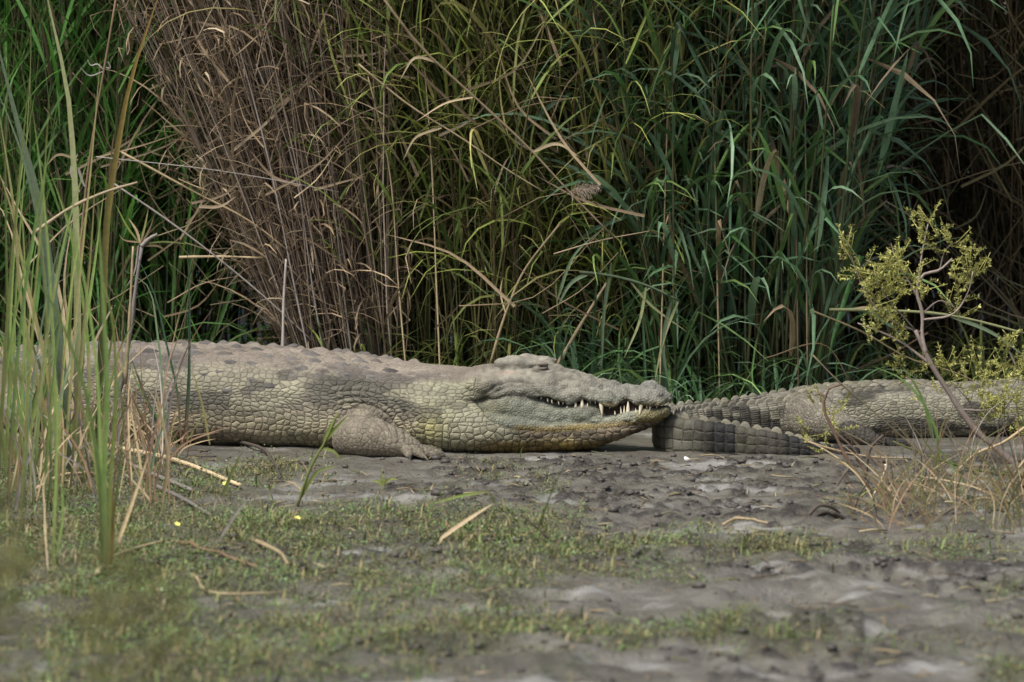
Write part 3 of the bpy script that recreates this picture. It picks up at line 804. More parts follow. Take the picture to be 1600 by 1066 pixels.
    # tail crest
    for k in range(26):
        sx = .25 + k * .058; i2 = int(np.searchsorted(t, sx)); 
        for sd in ((0,) if sx < .95 else (-1, 1)):
            lat_ = sd * min(.06, wd[i2] * .5); pp = path[i2] + L[i2] * lat_
            loc, nor = place_on(bvh, (pp[0], pp[1], 1.0), (0, 0, -1))
            if loc is None: continue
            o = put("crest_scute", SCUTES[k % 6], MAT_SCUTE, root)
            o.matrix_world = Matrix.Translation(loc) @ (basis((0, 0, 1), (T[i2][0], T[i2][1], 0)) @ Matrix.Diagonal((1, .5, 2.6))).to_4x4()
    # teeth: px, y of base, y of tip, radius
    tacc = Acc(); tt = np.linspace(0, 1, 6); V_, F_, A_ = tube(np.stack([0 * tt, .12 * tt * tt, tt], 1), .30 * (1 - tt ** 1.6) + .012, 8); tacc.add(V_, F_, A_); tooth = tacc.mesh("tooth")
    TE = [(857, 621, 627, 3), (866, 623, 630, 3.4), (872, 625, 632, 3.2), (882, 627, 634, 3.6), (889, 628, 634, 3), (900, 627, 633, 3), (930, 624, 634, 4.2), (938, 627, 635, 3.2),
          (947, 630, 650, 8), (961, 634, 641, 4), (1008, 632, 650, 7.5), (1016, 632, 641, 4.2), (1022, 632, 643, 5), (1031, 631, 639, 4), (1040, 630, 638, 4), (1046, 629, 636, 3.4),
          (908, 637, 623, 5), (918, 637, 618, 6.5), (926, 636, 627, 3.6), (968, 648, 636, 4), (977, 647, 634, 4.4), (987, 646, 625, 7), (981, 646, 633, 4), (895, 638, 631, 3), (1000, 644, 636, 3.6)]
    for (a_, yb, yt, rr) in TE:
        wl = np.interp(a_, U[:, 0], U[:, 4]) * .90 if a_ < 1040 else np.interp(a_, U[:, 0], U[:, 4]) * .9
        for sgn in (1, -1):
            pb = hp(a_, yb, wl); yt2 = yt if rr > 4.5 else yb + (yt - yb) * q.uniform(.55, .95); pt = hp(a_ + q.uniform(-1.6, 1.6), yt2, wl * 1.03)
            if sgn < 0:
                ax = axis_at(a_); pb[:2] = ax + hlat * wl; pt[:2] = ax + hlat * wl * 1.03
            v = Vector(pt - pb); o = put("tooth", tooth, MAT_TOOTH, root)
            r_ = rr * .0021 * (1.5 if rr > 4.5 else 1.15)
            o.matrix_world = Matrix.Translation(Vector(pb)) @ (v.to_track_quat('Z', 'Y').to_matrix() @ Matrix.Diagonal((r_, r_, v.length))).to_4x4()
    # eyes under heavy lids
    eacc = Acc(); ellipsoid(eacc, (0, 0, 0), (1, 1, 1), 0, 16, 10); eyem = eacc.mesh("eye")
    pacc = Acc(); ellipsoid(pacc, (0, 0, 0), (.18, .12, .75), 0, 12, 8); pum = pacc.mesh("pupil")
    d = P(846, 572.5, 16.1) - np.array([0, 0, CAMZ]); loc, nor = place_on(bvh, (0, 0, CAMZ), d)
    for sgn in (1, -1):
        c = np.array(loc) + np.array([0, .009, 0])
        if sgn < 0: dl = (c[:2] - H0) @ hlat; c[:2] = c[:2] - 2 * dl * hlat
        o = put("eye", eyem, MAT_EYE, root, c, None, (.0175, .0135, .0095))
        put("pupil", pum, MAT_PUPIL, o, (0, -.93 * sgn, .05))
        lid = Acc(); aa = np.linspace(-1.25, 1.25, 12)
        lp = np.stack([c[0] + .021 * np.sin(aa), c[1] - sgn * (.011 * np.cos(aa)), c[2] + .0065 * np.cos(aa) + .002], 1)
        lid.add(*tube(lp, .0060 * np.cos(aa * .8) + .001, 8)); put("upper_eyelid", lid.mesh("upper_eyelid"), MAT_SCUTE, root)
        lid = Acc(); lp = np.stack([c[0] + .021 * np.sin(aa), c[1] - sgn * (.011 * np.cos(aa)), c[2] - .0075 * np.cos(aa)], 1)
        lid.add(*tube(lp, .0046 * np.cos(aa * .8) + .001, 8)); put("lower_eyelid", lid.mesh("lower_eyelid"), MAT_SCUTE, root)
    for (e, a_) in claws:
        o = put("claw", CLAW, MAT_CLAW, root, (e[0] - .006 * math.cos(a_), e[1] - .006 * math.sin(a_), e[2] + .002), (0, R(12), a_), 1.0)
    return path
BIG_PATH = big_croc()

# ---- the smaller crocodile, its tail folded back on itself
def small_croc():
    def gx(px, Y): return ((px - 800) / FPX * Y * 1.0, Y)
    ctrl = [gx(1345, 16.02), gx(1290, 16.03), gx(1220, 16.04), gx(1150, 16.07), gx(1085, 16.11), gx(1048, 16.18), gx(1041, 16.30), gx(1070, 16.44),
            gx(1130, 16.52), gx(1200, 16.58), gx(1290, 16.63), gx(1400, 16.68), gx(1520, 16.74), gx(1640, 16.82), gx(1740, 16.90), gx(1800, 16.95)]
    path, t, cd = dense_path(ctrl, .010)
    top = [.022, .036, .066, .088, .100, .105, .108, .114, ZY(630, 16.52), ZY(620, 16.58), ZY(607, 16.63), ZY(600, 16.68), ZY(603, 16.74), .16, .15, .12]
    wid = [.006, .011, .017, .022, .026, .030, .040, .056, .075, .098, .125, .165, .185, .165, .11, .07]
    tp = crom(cd, top, t); wd = crom(cd, wid, t); ex = crom(cd, [.75, .7, .6, .55, .5, .5, .5, .52, .55, .62, .7, .72, .72, .75, .8, .85], t)
    T = np.gradient(path, axis=0); T /= np.linalg.norm(T, axis=1)[:, None]; L = np.stack([-T[:, 1], T[:, 0]], 1)
    n = 48; a = np.arange(n) * 2 * np.pi / n; rings = []
    for k in range(len(t)):
        ca, sa = np.cos(a), np.sin(a); e = ex[k]; zc = tp[k] * .45; bot = -.01
        l = wd[k] * np.sign(ca) * np.abs(ca) ** e; z = np.where(sa > 0, zc + (tp[k] - zc) * np.abs(sa) ** e, zc - (zc - bot) * np.abs(sa) ** (e * .9))
        rings.append(np.stack([path[k, 0] + L[k, 0] * l, path[k, 1] + L[k, 1] * l, z], 1))
    acc = Acc(); ring_loft(acc, rings)
    # head beyond the frame
    hb = path[-1]; hd = T[-1]; hl = L[-1]; rings = []; b = np.arange(28) * 2 * np.pi / 28
    for f, w, z0, z1 in ((-.05, .09, .01, .135), (.06, .095, .008, .14), (.13, .075, .012, .135), (.18, .055, .015, .105), (.27, .042, .02, .085), (.34, .038, .022, .078), (.39, .036, .025, .08), (.42, .018, .03, .065)):
        c = hb + hd * f; l = w * np.sign(np.cos(b)) * np.abs(np.cos(b)) ** .7; z = (z0 + z1) / 2 + (z1 - z0) / 2 * np.sign(np.sin(b)) * np.abs(np.sin(b)) ** .8
        rings.append(np.stack([c[0] + hl[0] * l, c[1] + hl[1] * l, z], 1))
    ring_loft(acc, rings)
    limbs = []; claws = []
    # near hind leg
    th_ = [P(1255, 650, 16.56), P(1275, 655, 16.46), P(1310, 664, 16.38)]
    limbs.append(limb(acc, th_, [.075, .074, .046], 16, 16))
    sh_ = [P(1305, 662, 16.38), P(1335, 676, 16.34), P(1368, 690, 16.32)]; limbs.append(limb(acc, sh_, [.044, .034, .024], 14, 14))
    w0 = P(1365, 689, 16.32); claws += foot(acc, w0, (1, -.15), 4, .35, .13, .012)
    hipc = np.array(gx(1280, 16.63))
    def far(v):
        v = np.array(v, float); v[1] = 2 * 16.63 - v[1] + .03; return v
    limbs.append(limb(acc, [far(v) for v in th_], [.075, .07, .046], 12, 14)); limbs.append(limb(acc, [far(v) for v in sh_], [.044, .034, .024], 12, 12)); claws += foot(acc, far(w0), (1, .2), 4, .35, .13, .012)
    for sgn in (-1, 1):
        c0 = path[np.searchsorted(t, t[-1] - .42)]; d0 = T[np.searchsorted(t, t[-1] - .42)]; l0 = np.array([-d0[1], d0[0]]) * sgn
        q0 = np.array([*(c0 + l0 * .10), .10]); q1 = np.array([*(c0 + l0 * .22 - d0 * .08), .06]); q2 = np.array([*(c0 + l0 * .25 + d0 * .05), .025])
        limbs.append(limb(acc, [q0, q1], [.06, .04], 10, 12)); limbs.append(limb(acc, [q1, q2], [.038, .022], 10, 12)); claws += foot(acc, q2, (d0[0], d0[1]), 5, .6, .08, .010)
    ev, V, E = remesh(acc, .0046, "small_crocodile")
    V = relax(V, E, 3, .5); N = normals(ev, V); s, lat, idx = spine_coords(V, path); PX, PY = project(V)
    bd0 = np.where(s < 1.30, s / .0335, 0)
    gro = np.exp(-((((bd0 - .07 + .0) % 1.0) - .5) / .10) ** 2) * (s < 1.25)
    V = V - N * (gro * .005)[:, None]
    V = V + N * ((fbm2(s * 9, lat * 9 + V[:, 2] * 9, 3, 6) - .5) * .008)[:, None]
    V = relax(V, E, 1, .3)
    zc = np.interp(s, t, tp) * .45; ww = np.interp(s, t, wd)
    tailf = sstep(1.45, 1.25, s)                                    # 1 on the tail, 0 on the trunk
    th = np.arctan2(lat / np.maximum(ww, .02), (V[:, 2] - zc) / np.maximum(np.interp(s, t, tp) - zc, .02))
    # band along the tail: one per ring of scales
    s_hip = 1.30
    band = np.where(s < s_hip, s / .0335, s_hip / .0335 + (s - s_hip) / .0225)
    rows = np.where(s < .74, (V[:, 2] / np.maximum(np.interp(s, t, tp), .02)) * 3.0 + (lat > 0) * 20, th * 10.5 + 60)
    wrp = sstep(1.15, 1.4, s)
    uvs = np.stack([band + wrp * 1.8 * (fbm2(s * 6, th * 2.5, 2, 95) - .5), rows + .2 + wrp * 1.8 * (fbm2(s * 5 + 3, th * 2.5, 2, 97) - .5), 0 * s], 1)
    amp = np.full(len(V), .8); rnd = np.interp(s, [1.05, 1.35], [.14, .78]); lin = np.where(s < 1.25, 1.4, 1.0)
    for (p_, r_) in limbs:
        best, a_, ang, bi = limb_coords(V, p_, r_); m_ = best < 1.15
        uvs[m_] = np.stack([a_[m_] / .0135, ang[m_] * np.maximum(r_[bi[m_]], .01) / .0135 + 50, 0 * a_[m_]], 1); amp[m_] = .6; lin[m_] = .9; rnd[m_] = .8
    at = np.abs(th)
    back = np.array([.205, .190, .150]); flank = np.array([.235, .220, .155]); low = np.array([.27, .24, .17])
    tone = back + (flank - back) * sstep(.6, 1.2, at)[:, None]; tone = tone + (low - tone) * sstep(1.6, 2.2, at)[:, None]
    side = (s < .74)
    tone[side] = np.array([.20, .185, .125])
    bk = np.floor(band).astype(int); rw = np.floor(rows + .2).astype(int)
    hsh = _grad[_perm[(_perm[(bk * 7) & 4095] + rw * 3) & 4095]]
    seg = sstep(.47, .55, fbm2(np.floor(band + .43) * .37, np.floor(rows) * .21 + 3, 2, 44)) * (s < 1.35) * (1 - sstep(.46, .54, s) * sstep(.95, .85, s))
    tone = tone * (1 - .86 * seg)[:, None]
    blot = sstep(.50, .60, fbm2(s * 8, th * 2.2, 3, 46)) * (s > 1.2); tone = tone * (1 - .72 * blot)[:, None]
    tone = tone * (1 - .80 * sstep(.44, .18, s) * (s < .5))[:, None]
    tone = tone + (np.array([.20, .19, .14]) - tone) * (.8 * sstep(.44, .54, s) * sstep(.80, .70, s))[:, None]
    for (p_, r_) in limbs:
        best, a_, ang, bi = limb_coords(V, p_, r_); m_ = best < 1.15; tone = tone + (np.array([.215, .19, .145]) - tone) * (.7 * sstep(1.5, .95, best))[:, None]
    ev.vertices.foreach_set("co", V.astype(np.float32).ravel()); ev.update(); ev.name = "body"; ev.materials.clear()
    ev.polygons.foreach_set("use_smooth", np.ones(len(ev.polygons), bool))
    fattr(ev, "scale_uv", uvs, 'FLOAT_VECTOR'); fattr(ev, "scale_ctl", np.stack([amp, rnd, lin], 1), 'FLOAT_COLOR'); fattr(ev, "tone", np.clip(tone * np.interp(s, [.0, .5, .58, .72, .80], [.28, .34, .52, .60, .84])[:, None], .01, 1), 'FLOAT_COLOR')  # near tail: dark hide, tone lowered further to stand for shadow
    root = thing("crocodile", "smaller banded crocodile with its crested tail folded back, behind the feathery shrub", "crocodile")
    put("body", ev, MAT_CROC, root)
    bvh = BVHTree.FromPolygons([tuple(v) for v in V], [tuple(p.vertices) for p in ev.polygons])
    # crest: a single row of upright flaps on the folded tail, two rows on its root
    ms = []
    for k in range(5):
        q = np.random.RandomState(60 + k); x = np.linspace(-1, 1, 7); h = (1 - np.abs(x) ** 2.4) * (1 + .12 * x) + q.uniform(-.05, .05, 7); h[0] = h[-1] = -.35
        V_ = []; 
        for xx, hh in zip(x, h):
            V_ += [(xx, -.5, -.45), (xx, -.22, hh * .6), (xx * .96, 0, hh), (xx, .22, hh * .6), (xx, .5, -.45)]
        F_ = [[i * 5 + j, (i + 1) * 5 + j, (i + 1) * 5 + j + 1, i * 5 + j + 1] for i in range(6) for j in range(4)]
        ac = Acc(); ac.add(np.array(V_), np.array(F_)); ms.append(ac.mesh("crest_scute"))
    mc = skin_mat("crest_horn", (0.215, 0.195, 0.148)); mcd = skin_mat("crest_horn_tip", (0.15, 0.138, 0.095))
    q = np.random.RandomState(9)
    k = 1
    while True:
        sx = .0335 * (k + .5); k += 1
        if sx > 2.35: break
        i2 = int(np.searchsorted(t, sx))
        if i2 >= len(t): break
        if sx < .66: offs = (0,)
        elif sx < 1.30: offs = (-.72, .72)
        else: offs = (-.7, -.42, -.14, .14, .42, .7)
        for f in offs:
            lt_ = f * wd[i2] * (.9 if sx > 1.3 else 1)
            pp = path[i2] + L[i2] * lt_
            loc, nor = place_on(bvh, (pp[0], pp[1], 1.0), (0, 0, -1))
            if loc is None: continue
            H = .019 if sx < .66 else (.019 if sx < 1.3 else .013)
            if sx < .2: H *= sx / .2
            wv_ = .010 if sx < 1.3 else .017
            o = put("crest_scute", ms[q.randint(5)], mcd if sx < .25 else mc, root)
            tilt = Vector((0, 0, 1)) * (.8 if sx < 1.3 else .3) + nor * (.35 if sx < 1.3 else .7)
            o.matrix_world = Matrix.Translation(loc) @ (basis(tilt, (T[i2][0], T[i2][1], 0)) @ Matrix.Diagonal((.0225, wv_ * 1.2, H * q.uniform(.85, 1.15)))).to_4x4()
    for (e, a_) in claws:
        put("claw", CLAW, MAT_CLAW, root, (e[0] - .005 * math.cos(a_), e[1] - .005 * math.sin(a_), e[2] + .001), (0, R(12), a_), .6)
    return path
SMALL_PATH = small_croc()

# ------------------------------------------------------------------ reed bed behind the crocodiles
KEEP = np.concatenate([BIG_PATH, SMALL_PATH])
def clear_of_crocs(x, y, d=.36):
    return np.min(np.hypot(KEEP[:, 0] - x, KEEP[:, 1] - y)) > d

def leaf_variant(q, L, W, elev, droop, broken=0.0, segs=6):
    """leaf along +X from the origin: rises at elev, arches over"""
    t = np.linspace(0, 1, segs + 1); ang = elev - droop * t ** 1.5
    if broken and q.rand() < broken:
        kb = q.randint(2, segs - 1); ang[kb:] -= q.uniform(1.0, 2.2)
    dx = np.cos(ang) * L / segs; dz = np.sin(ang) * L / segs
    p = np.stack([np.concatenate([[0], np.cumsum(dx[:-1])]), q.uniform(-.12, .12) * L * t ** 2, np.concatenate([[0], np.cumsum(dz[:-1])])], 1)
    w = W * np.minimum(1, .45 + t * 3) * (1 - t ** 2.2) + .0008
    nrm = np.array([-np.sin(elev), q.uniform(-.5, .5), np.cos(elev)])
    return blade(p, w, nrm, fold=q.uniform(.1, .28))
def stem_variant(q, H, r, bend, segs=7, sides=4):
    t = np.linspace(0, 1, segs + 1); a = q.uniform(0, 6.28)
    off = bend * t ** 2 + .012 * np.sin(t * q.uniform(4, 9) + q.uniform(0, 6))
    off[0] = 0
    p = np.stack([off * math.cos(a), off * math.sin(a), t * H], 1)
    return p, tube(p, r * (1 - .55 * t), sides)

class ReedKind:
    def __init__(s, name, seed, H, r, bend, L, W, elev, droop, broken, nl, zmin, leafmat, stemmat, drymat=None, dry=0.0):
        q = np.random.RandomState(seed); s.q = q; s.H = H; s.nl = nl; s.zmin = zmin; s.mats = (stemmat, leafmat, drymat); s.dry = dry
        s.leaves = [leaf_variant(q, q.uniform(*L), q.uniform(*W), q.uniform(*elev), q.uniform(*droop), broken) for _ in range(16)]
        s.stems = [stem_variant(q, H * q.uniform(.8, 1.1), r * q.uniform(.75, 1.25), q.uniform(0, bend)) for _ in range(8)]
        s.lme = []; s.sme = []; s.dme = []
        for v in s.leaves:
            a = Acc(); a.add(*v); m = a.mesh("leaf"); m.materials.append(leafmat); s.lme.append(m)
            if drymat is not None: m2 = m.copy(); m2.materials.clear(); m2.materials.append(drymat); s.dme.append(m2)
        for p, v in s.stems:
            a = Acc(); a.add(*v); m = a.mesh("stem"); m.materials.append(stemmat); s.sme.append(m)
    def plan(s, q, nmul=1.0):
        k = q.randint(8); p = s.stems[k][0]; out = []
        n = max(1, int(s.nl * q.uniform(.7, 1.3) * nmul)); az = q.uniform(0, 6.28)
        for j in range(n):
            f = (s.zmin + (1 - s.zmin) * (j + q.uniform(.1, .9)) / n)
            i = f * (len(p) - 1); i0 = int(min(i, len(p) - 2)); pos = p[i0] + (p[i0 + 1] - p[i0]) * (i - i0)
            az += math.pi + q.uniform(-.9, .9)
            dry = s.dry > 0 and q.rand() < s.dry * (1.5 - f)
            out.append((pos, az, q.randint(16), q.uniform(.7, 1.15), q.uniform(-.25, .25), dry))
        return k, out

def lean_matrix(x, y, lx, ly, az, sc):
    """stand the cane at x,y with its top displaced lx, ly per metre of height"""
    z = Vector((lx, ly, 1)).normalized(); q = Vector((0, 0, 1)).rotation_difference(z)
    return Matrix.Translation((x, y, -.02)) @ q.to_matrix().to_4x4() @ Matrix.Rotation(az, 4, 'Z') @ Matrix.Scale(sc, 4)

def cane_thing(kind, q, x, y, lx, ly, sc, name, label, group):
    root = thing(name, label, "reed", (0, 0, 0), group)
    root.matrix_world = lean_matrix(x, y, lx, ly, 0, sc)
    k, lv = kind.plan(q)
    put("stem", kind.sme[k], None, root)
    for pos, az, v, s_, tilt, dry in lv:
        put("leaf", (kind.dme if dry else kind.lme)[v], None, root, pos, (tilt, 0, az), s_)
    return root
def cane_mass(kind, q, spots, name, label, nmul=1.0):
    accs = [Acc(), Acc(), Acc()]
    for (x, y, lx, ly, sc) in spots:
        M = lean_matrix(x, y, lx, ly, 0, sc); k, lv = kind.plan(q, nmul)
        V, F, A = kind.stems[k][1]
        m = np.array(M); accs[0].add(V @ m[:3, :3].T + m[:3, 3], F, A)
        for pos, az, v, s_, tilt, dry in lv:
            l = np.array(M @ Matrix.Translation(pos) @ Euler((tilt, 0, az)).to_matrix().to_4x4() @ Matrix.Scale(s_, 4))
            V, F, A = kind.leaves[v]; accs[2 if dry else 1].add(V @ l[:3, :3].T + l[:3, 3], F, A)
    # one mesh, a material slot each for stems, green leaves and dry leaves
    VV = []; FF = {3: [], 4: []}; AA = []; MI = {3: [], 4: []}; n = 0
    for mi, a in enumerate(accs):
        if a.n == 0: continue
        VV += a.V; AA += a.A
        for kk in (3, 4):
            for f in a.F[kk]: FF[kk].append(f + n); MI[kk].append(np.full(len(f), mi))
        n += a.n
    keys = [kk for kk in (3, 4) if FF[kk]]
    me = mesh_np(name, np.concatenate(VV), [np.concatenate(FF[kk]) for kk in keys])
    fattr(me, "along", np.concatenate(AA))
    for m_ in kind.mats:
        if m_ is not None: me.materials.append(m_)
    me.polygons.foreach_set("material_index", np.concatenate([np.concatenate(MI[kk]) for kk in keys]).astype(np.int32))
    o = put(name, me); tag(o, label, "reeds", None, "stuff"); return o

M_green = plant_mat("reed_leaf_green", [(0.05, 0.157, 0.028), (0.09, 0.224, 0.039), (0.123, 0.258, 0.056), (0.067, 0.185, 0.039)], tip=(.16, .15, .06), trans=.35)
M_blue = plant_mat("reed_leaf_blue_green", [(0.077, 0.161, 0.077), (0.133, 0.231, 0.119), (0.196, 0.301, 0.182), (0.091, 0.21, 0.062), (0.168, 0.266, 0.077)], tip=(.17, .17, .08), trans=.3)
M_olive = plant_mat("reed_leaf_olive", [(0.139, 0.202, 0.045), (0.202, 0.253, 0.057), (0.114, 0.19, 0.045), (0.278, 0.253, 0.083)], tip=(.24, .18, .09), trans=.3)
M_yellow = plant_mat("reed_leaf_yellow_green", [(0.231, 0.284, 0.061), (0.326, 0.353, 0.088), (0.163, 0.257, 0.067), (0.393, 0.339, 0.136), (0.271, 0.313, 0.081)], tip=(.30, .24, .12), trans=.3)
M_dry = plant_mat("reed_leaf_dry", [(0.228, 0.159, 0.091), (0.331, 0.248, 0.152), (0.152, 0.103, 0.063), (0.4, 0.317, 0.207)], trans=.2, rough=.75)
M_grey = plant_mat("cane_dead_grey", [(0.166, 0.124, 0.091), (0.248, 0.196, 0.149), (0.131, 0.089, 0.061), (0.317, 0.262, 0.207)], trans=0.0, rough=.75)
M_tan = plant_mat("cane_tan", [(0.237, 0.173, 0.072), (0.138, 0.106, 0.045), (0.094, 0.088, 0.033), (0.288, 0.213, 0.106), (0.112, 0.075, 0.04)], trans=0.0, rough=.6)
M_deep = plant_mat("reed_leaf_shade_darkened", [(.020, .036, .012), (.030, .046, .014), (.040, .040, .018), (.016, .028, .010)], trans=.15)  # near-black greens: the gloom inside the bed is put into the leaf colour
M_deepstem = plant_mat("cane_shade_darkened", [(.045, .036, .020), (.030, .028, .014), (.060, .045, .026)], trans=0.0, rough=.7)  # stems darkened likewise to stand for shade in the deep bed
M_shade = plant_mat("reed_leaf_brown_shaded", [(.060, .062, .020), (.085, .066, .028), (.110, .074, .034), (.050, .070, .022)], tip=(.17, .12, .06), trans=.25)  # brown reed leaves, colour lowered to imitate the bank's shade
M_shadestem = plant_mat("cane_brown_shaded", [(.100, .068, .030), (.140, .095, .045), (.065, .050, .024), (.085, .050, .026)], trans=0.0, rough=.65)  # brown stems with the same shade in their colour
M_ostem = plant_mat("cane_olive", [(.110, .110, .035), (.080, .090, .028), (.170, .140, .055), (.060, .055, .022), (.130, .085, .040)], trans=0.0, rough=.6)
M_stem = plant_mat("cane_green", [(.070, .085, .032), (.095, .100, .040), (.130, .110, .050), (.060, .080, .040)], trans=0.0, rough=.55)

K_green = ReedKind("green", 1, 2.9, .0032, .35, (.42, .72), (.008, .015), (1.05, 1.35), (.5, 1.5), .05, 13, .10, M_green, M_stem, M_dry, .06)
K_dead = ReedKind("dead", 2, 2.7, .0027, .35, (.16, .42), (.004, .009), (-.1, 1.2), (.6, 3.0), .55, 13, .10, M_dry, M_grey)
K_olive = ReedKind("olive", 3, 2.8, .0031, .25, (.28, .55), (.006, .013), (.8, 1.35), (.6, 1.8), .1, 14, .2, M_olive, M_ostem, M_dry, .07)
K_yellow = ReedKind("yellow", 4, 2.4, .0030, .5, (.35, .65), (.006, .013), (.7, 1.3), (1.0, 2.2), .06, 15, .12, M_yellow, M_ostem, M_dry, .06)
K_blue = ReedKind("blue", 5, 2.9, .0042, .25, (.38, .70), (.012, .025), (.95, 1.35), (.6, 2.2), .12, 15, .08, M_blue, M_stem, M_dry, .05)
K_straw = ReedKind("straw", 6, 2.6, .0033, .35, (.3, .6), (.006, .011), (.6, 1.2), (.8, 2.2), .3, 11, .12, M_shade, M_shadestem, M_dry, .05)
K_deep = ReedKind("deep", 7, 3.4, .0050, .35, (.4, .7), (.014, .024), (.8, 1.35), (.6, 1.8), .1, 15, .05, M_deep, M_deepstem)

def xy(px, Y): return ((px - 800) / FPX * Y * 1.0038, Y)
def spots(q, n, px, Y, lx, ly, sc=(.85, 1.15), jit=.10, fan=0.0, bias=1.0):
    out = []; c = (px[0] + px[1]) / 2; hw = (px[1] - px[0]) / 2 + 1e-6; tries = 0
    while len(out) < n and tries < n * 6:
        tries += 1
        p = q.uniform(*px); y = Y[0] + (Y[1] - Y[0]) * q.rand() ** bias
        X, Yw = xy(p, y)
        if not clear_of_crocs(X, Yw, .30): continue
        out.append((X, Yw, q.uniform(*lx) + fan * (p - c) / hw + q.normal(0, jit), q.uniform(*ly) + q.normal(0, jit), q.uniform(*sc)))
    return out
q = np.random.RandomState(42)
# (kind, individuals, mass count, px range, depth range, lean x, lean y, fan, name, label, group, mass label)
CL = [
    (K_green, 34, 480, (-190, 315), (17.45, 18.7), (-.08, .10), (-.10, .05), .05, "green_reed",
     "slender dark green reed standing behind the big crocodile's hindquarters", "dark green reeds behind the hindquarters", "dense dark green reeds massed behind the big crocodile's hindquarters"),
    (K_dead, 58, 430, (490, 630), (17.05, 17.7), (-.36, -.05), (-.10, .08), .08, "dead_reed",
     "dead grey brown reed cane in the leaning dry thicket above the crocodile's back", "dead canes of the leaning thicket", "leaning thicket of dead grey brown reed canes above the crocodile's back"),
    (K_olive, 40, 300, (560, 815), (17.1, 17.9), (-.10, .08), (-.08, .08), .10, "olive_reed",
     "olive and tan reed cane standing straight behind the big crocodile's neck", "olive canes behind the neck", "olive and tan reed canes massed behind the big crocodile's neck"),
    (K_yellow, 34, 380, (850, 1070), (17.25, 18.0), (-.34, .08), (-.28, .02), .16, "yellow_reed",
     "yellow green reed with arching leaves tangled above the big crocodile's head", "yellow green reeds above the head", "tangle of yellow green arching reeds behind the big crocodile's head"),
    (K_blue, 46, 300, (1020, 1285), (17.05, 17.9), (-.08, .03), (-.12, .06), .10, "broad_leaf_reed",
     "blue green broad-leaved reed in the clump behind the folded tail", "blue green reeds behind the folded tail", "thick clump of blue green broad-leaved reeds behind the folded tail"),
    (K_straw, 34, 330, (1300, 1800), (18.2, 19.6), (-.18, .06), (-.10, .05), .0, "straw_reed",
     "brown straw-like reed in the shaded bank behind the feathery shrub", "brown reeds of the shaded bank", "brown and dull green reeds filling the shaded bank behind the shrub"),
]
for kind, ni, nm, pxr, Yr, lx, ly, fan, nme, lab, grp, mlab in CL:
    Yf = (Yr[0], Yr[0] + (Yr[1] - Yr[0]) * .35)
    jt = .055 if kind is K_dead else .10
    for (X, Yw, a, b, sc) in spots(q, ni, pxr, Yf, lx, ly, fan=fan, jit=jt):
        cane_thing(kind, q, X, Yw, a, b, sc, nme, lab, grp)
    cane_mass(kind, q, spots(q, nm, pxr, Yr, lx, ly, fan=fan, bias=.8, jit=jt), nme + "_stand", mlab)
# the deep bed behind all clumps
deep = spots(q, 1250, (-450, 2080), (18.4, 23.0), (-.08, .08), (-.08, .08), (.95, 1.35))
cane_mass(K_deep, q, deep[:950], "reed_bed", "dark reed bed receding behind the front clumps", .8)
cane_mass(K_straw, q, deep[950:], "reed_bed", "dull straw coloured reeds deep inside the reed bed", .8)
# undergrowth: low arching blades at the foot of the reeds
def undergrowth(n, px, Y, mat, name, label, hl=(.25, .6), w=(.006, .013)):
    a = Acc(); q_ = np.random.RandomState(int(px[0]) + 900)
    for (X, Yw, _, _, _) in spots(q_, n, px, Y, (0, 0), (0, 0)):
        az = q_.uniform(0, 6.28); L_ = q_.uniform(*hl)
        V, F, A = leaf_variant(q_, L_, q_.uniform(*w), q_.uniform(.7, 1.45), q_.uniform(.8, 2.6), .1, 7)
        M = np.array(Matrix.Translation((X, Yw, -.01)) @ Matrix.Rotation(az, 4, 'Z')); a.add(V @ M[:3, :3].T + M[:3, 3], F, A)
    o = put(name, a.mesh(name), mat); tag(o, label, "undergrowth", None, "stuff")
undergrowth(420, (850, 1060), (17.0, 17.8), M_blue, "arching_grass", "low arching green blades under the yellow green reeds", (.35, .75), (.008, .016))
undergrowth(300, (1020, 1320), (16.95, 17.5), M_blue, "arching_grass", "short green blades at the foot of the blue green clump", (.2, .5))
undergrowth(260, (470, 840), (16.95, 17.4), M_olive, "basal_grass", "short olive blades among the bases of the canes")
undergrowth(260, (1290, 1700), (17.3, 18.6), M_yellow, "low_scrub_grass", "dull green and straw blades on the shaded ground behind the small crocodile", (.2, .5))
undergrowth(300, (-100, 460), (17.3, 18.2), M_green, "arching_grass", "thin dark green blades at the foot of the dark green reeds", (.3, .7))

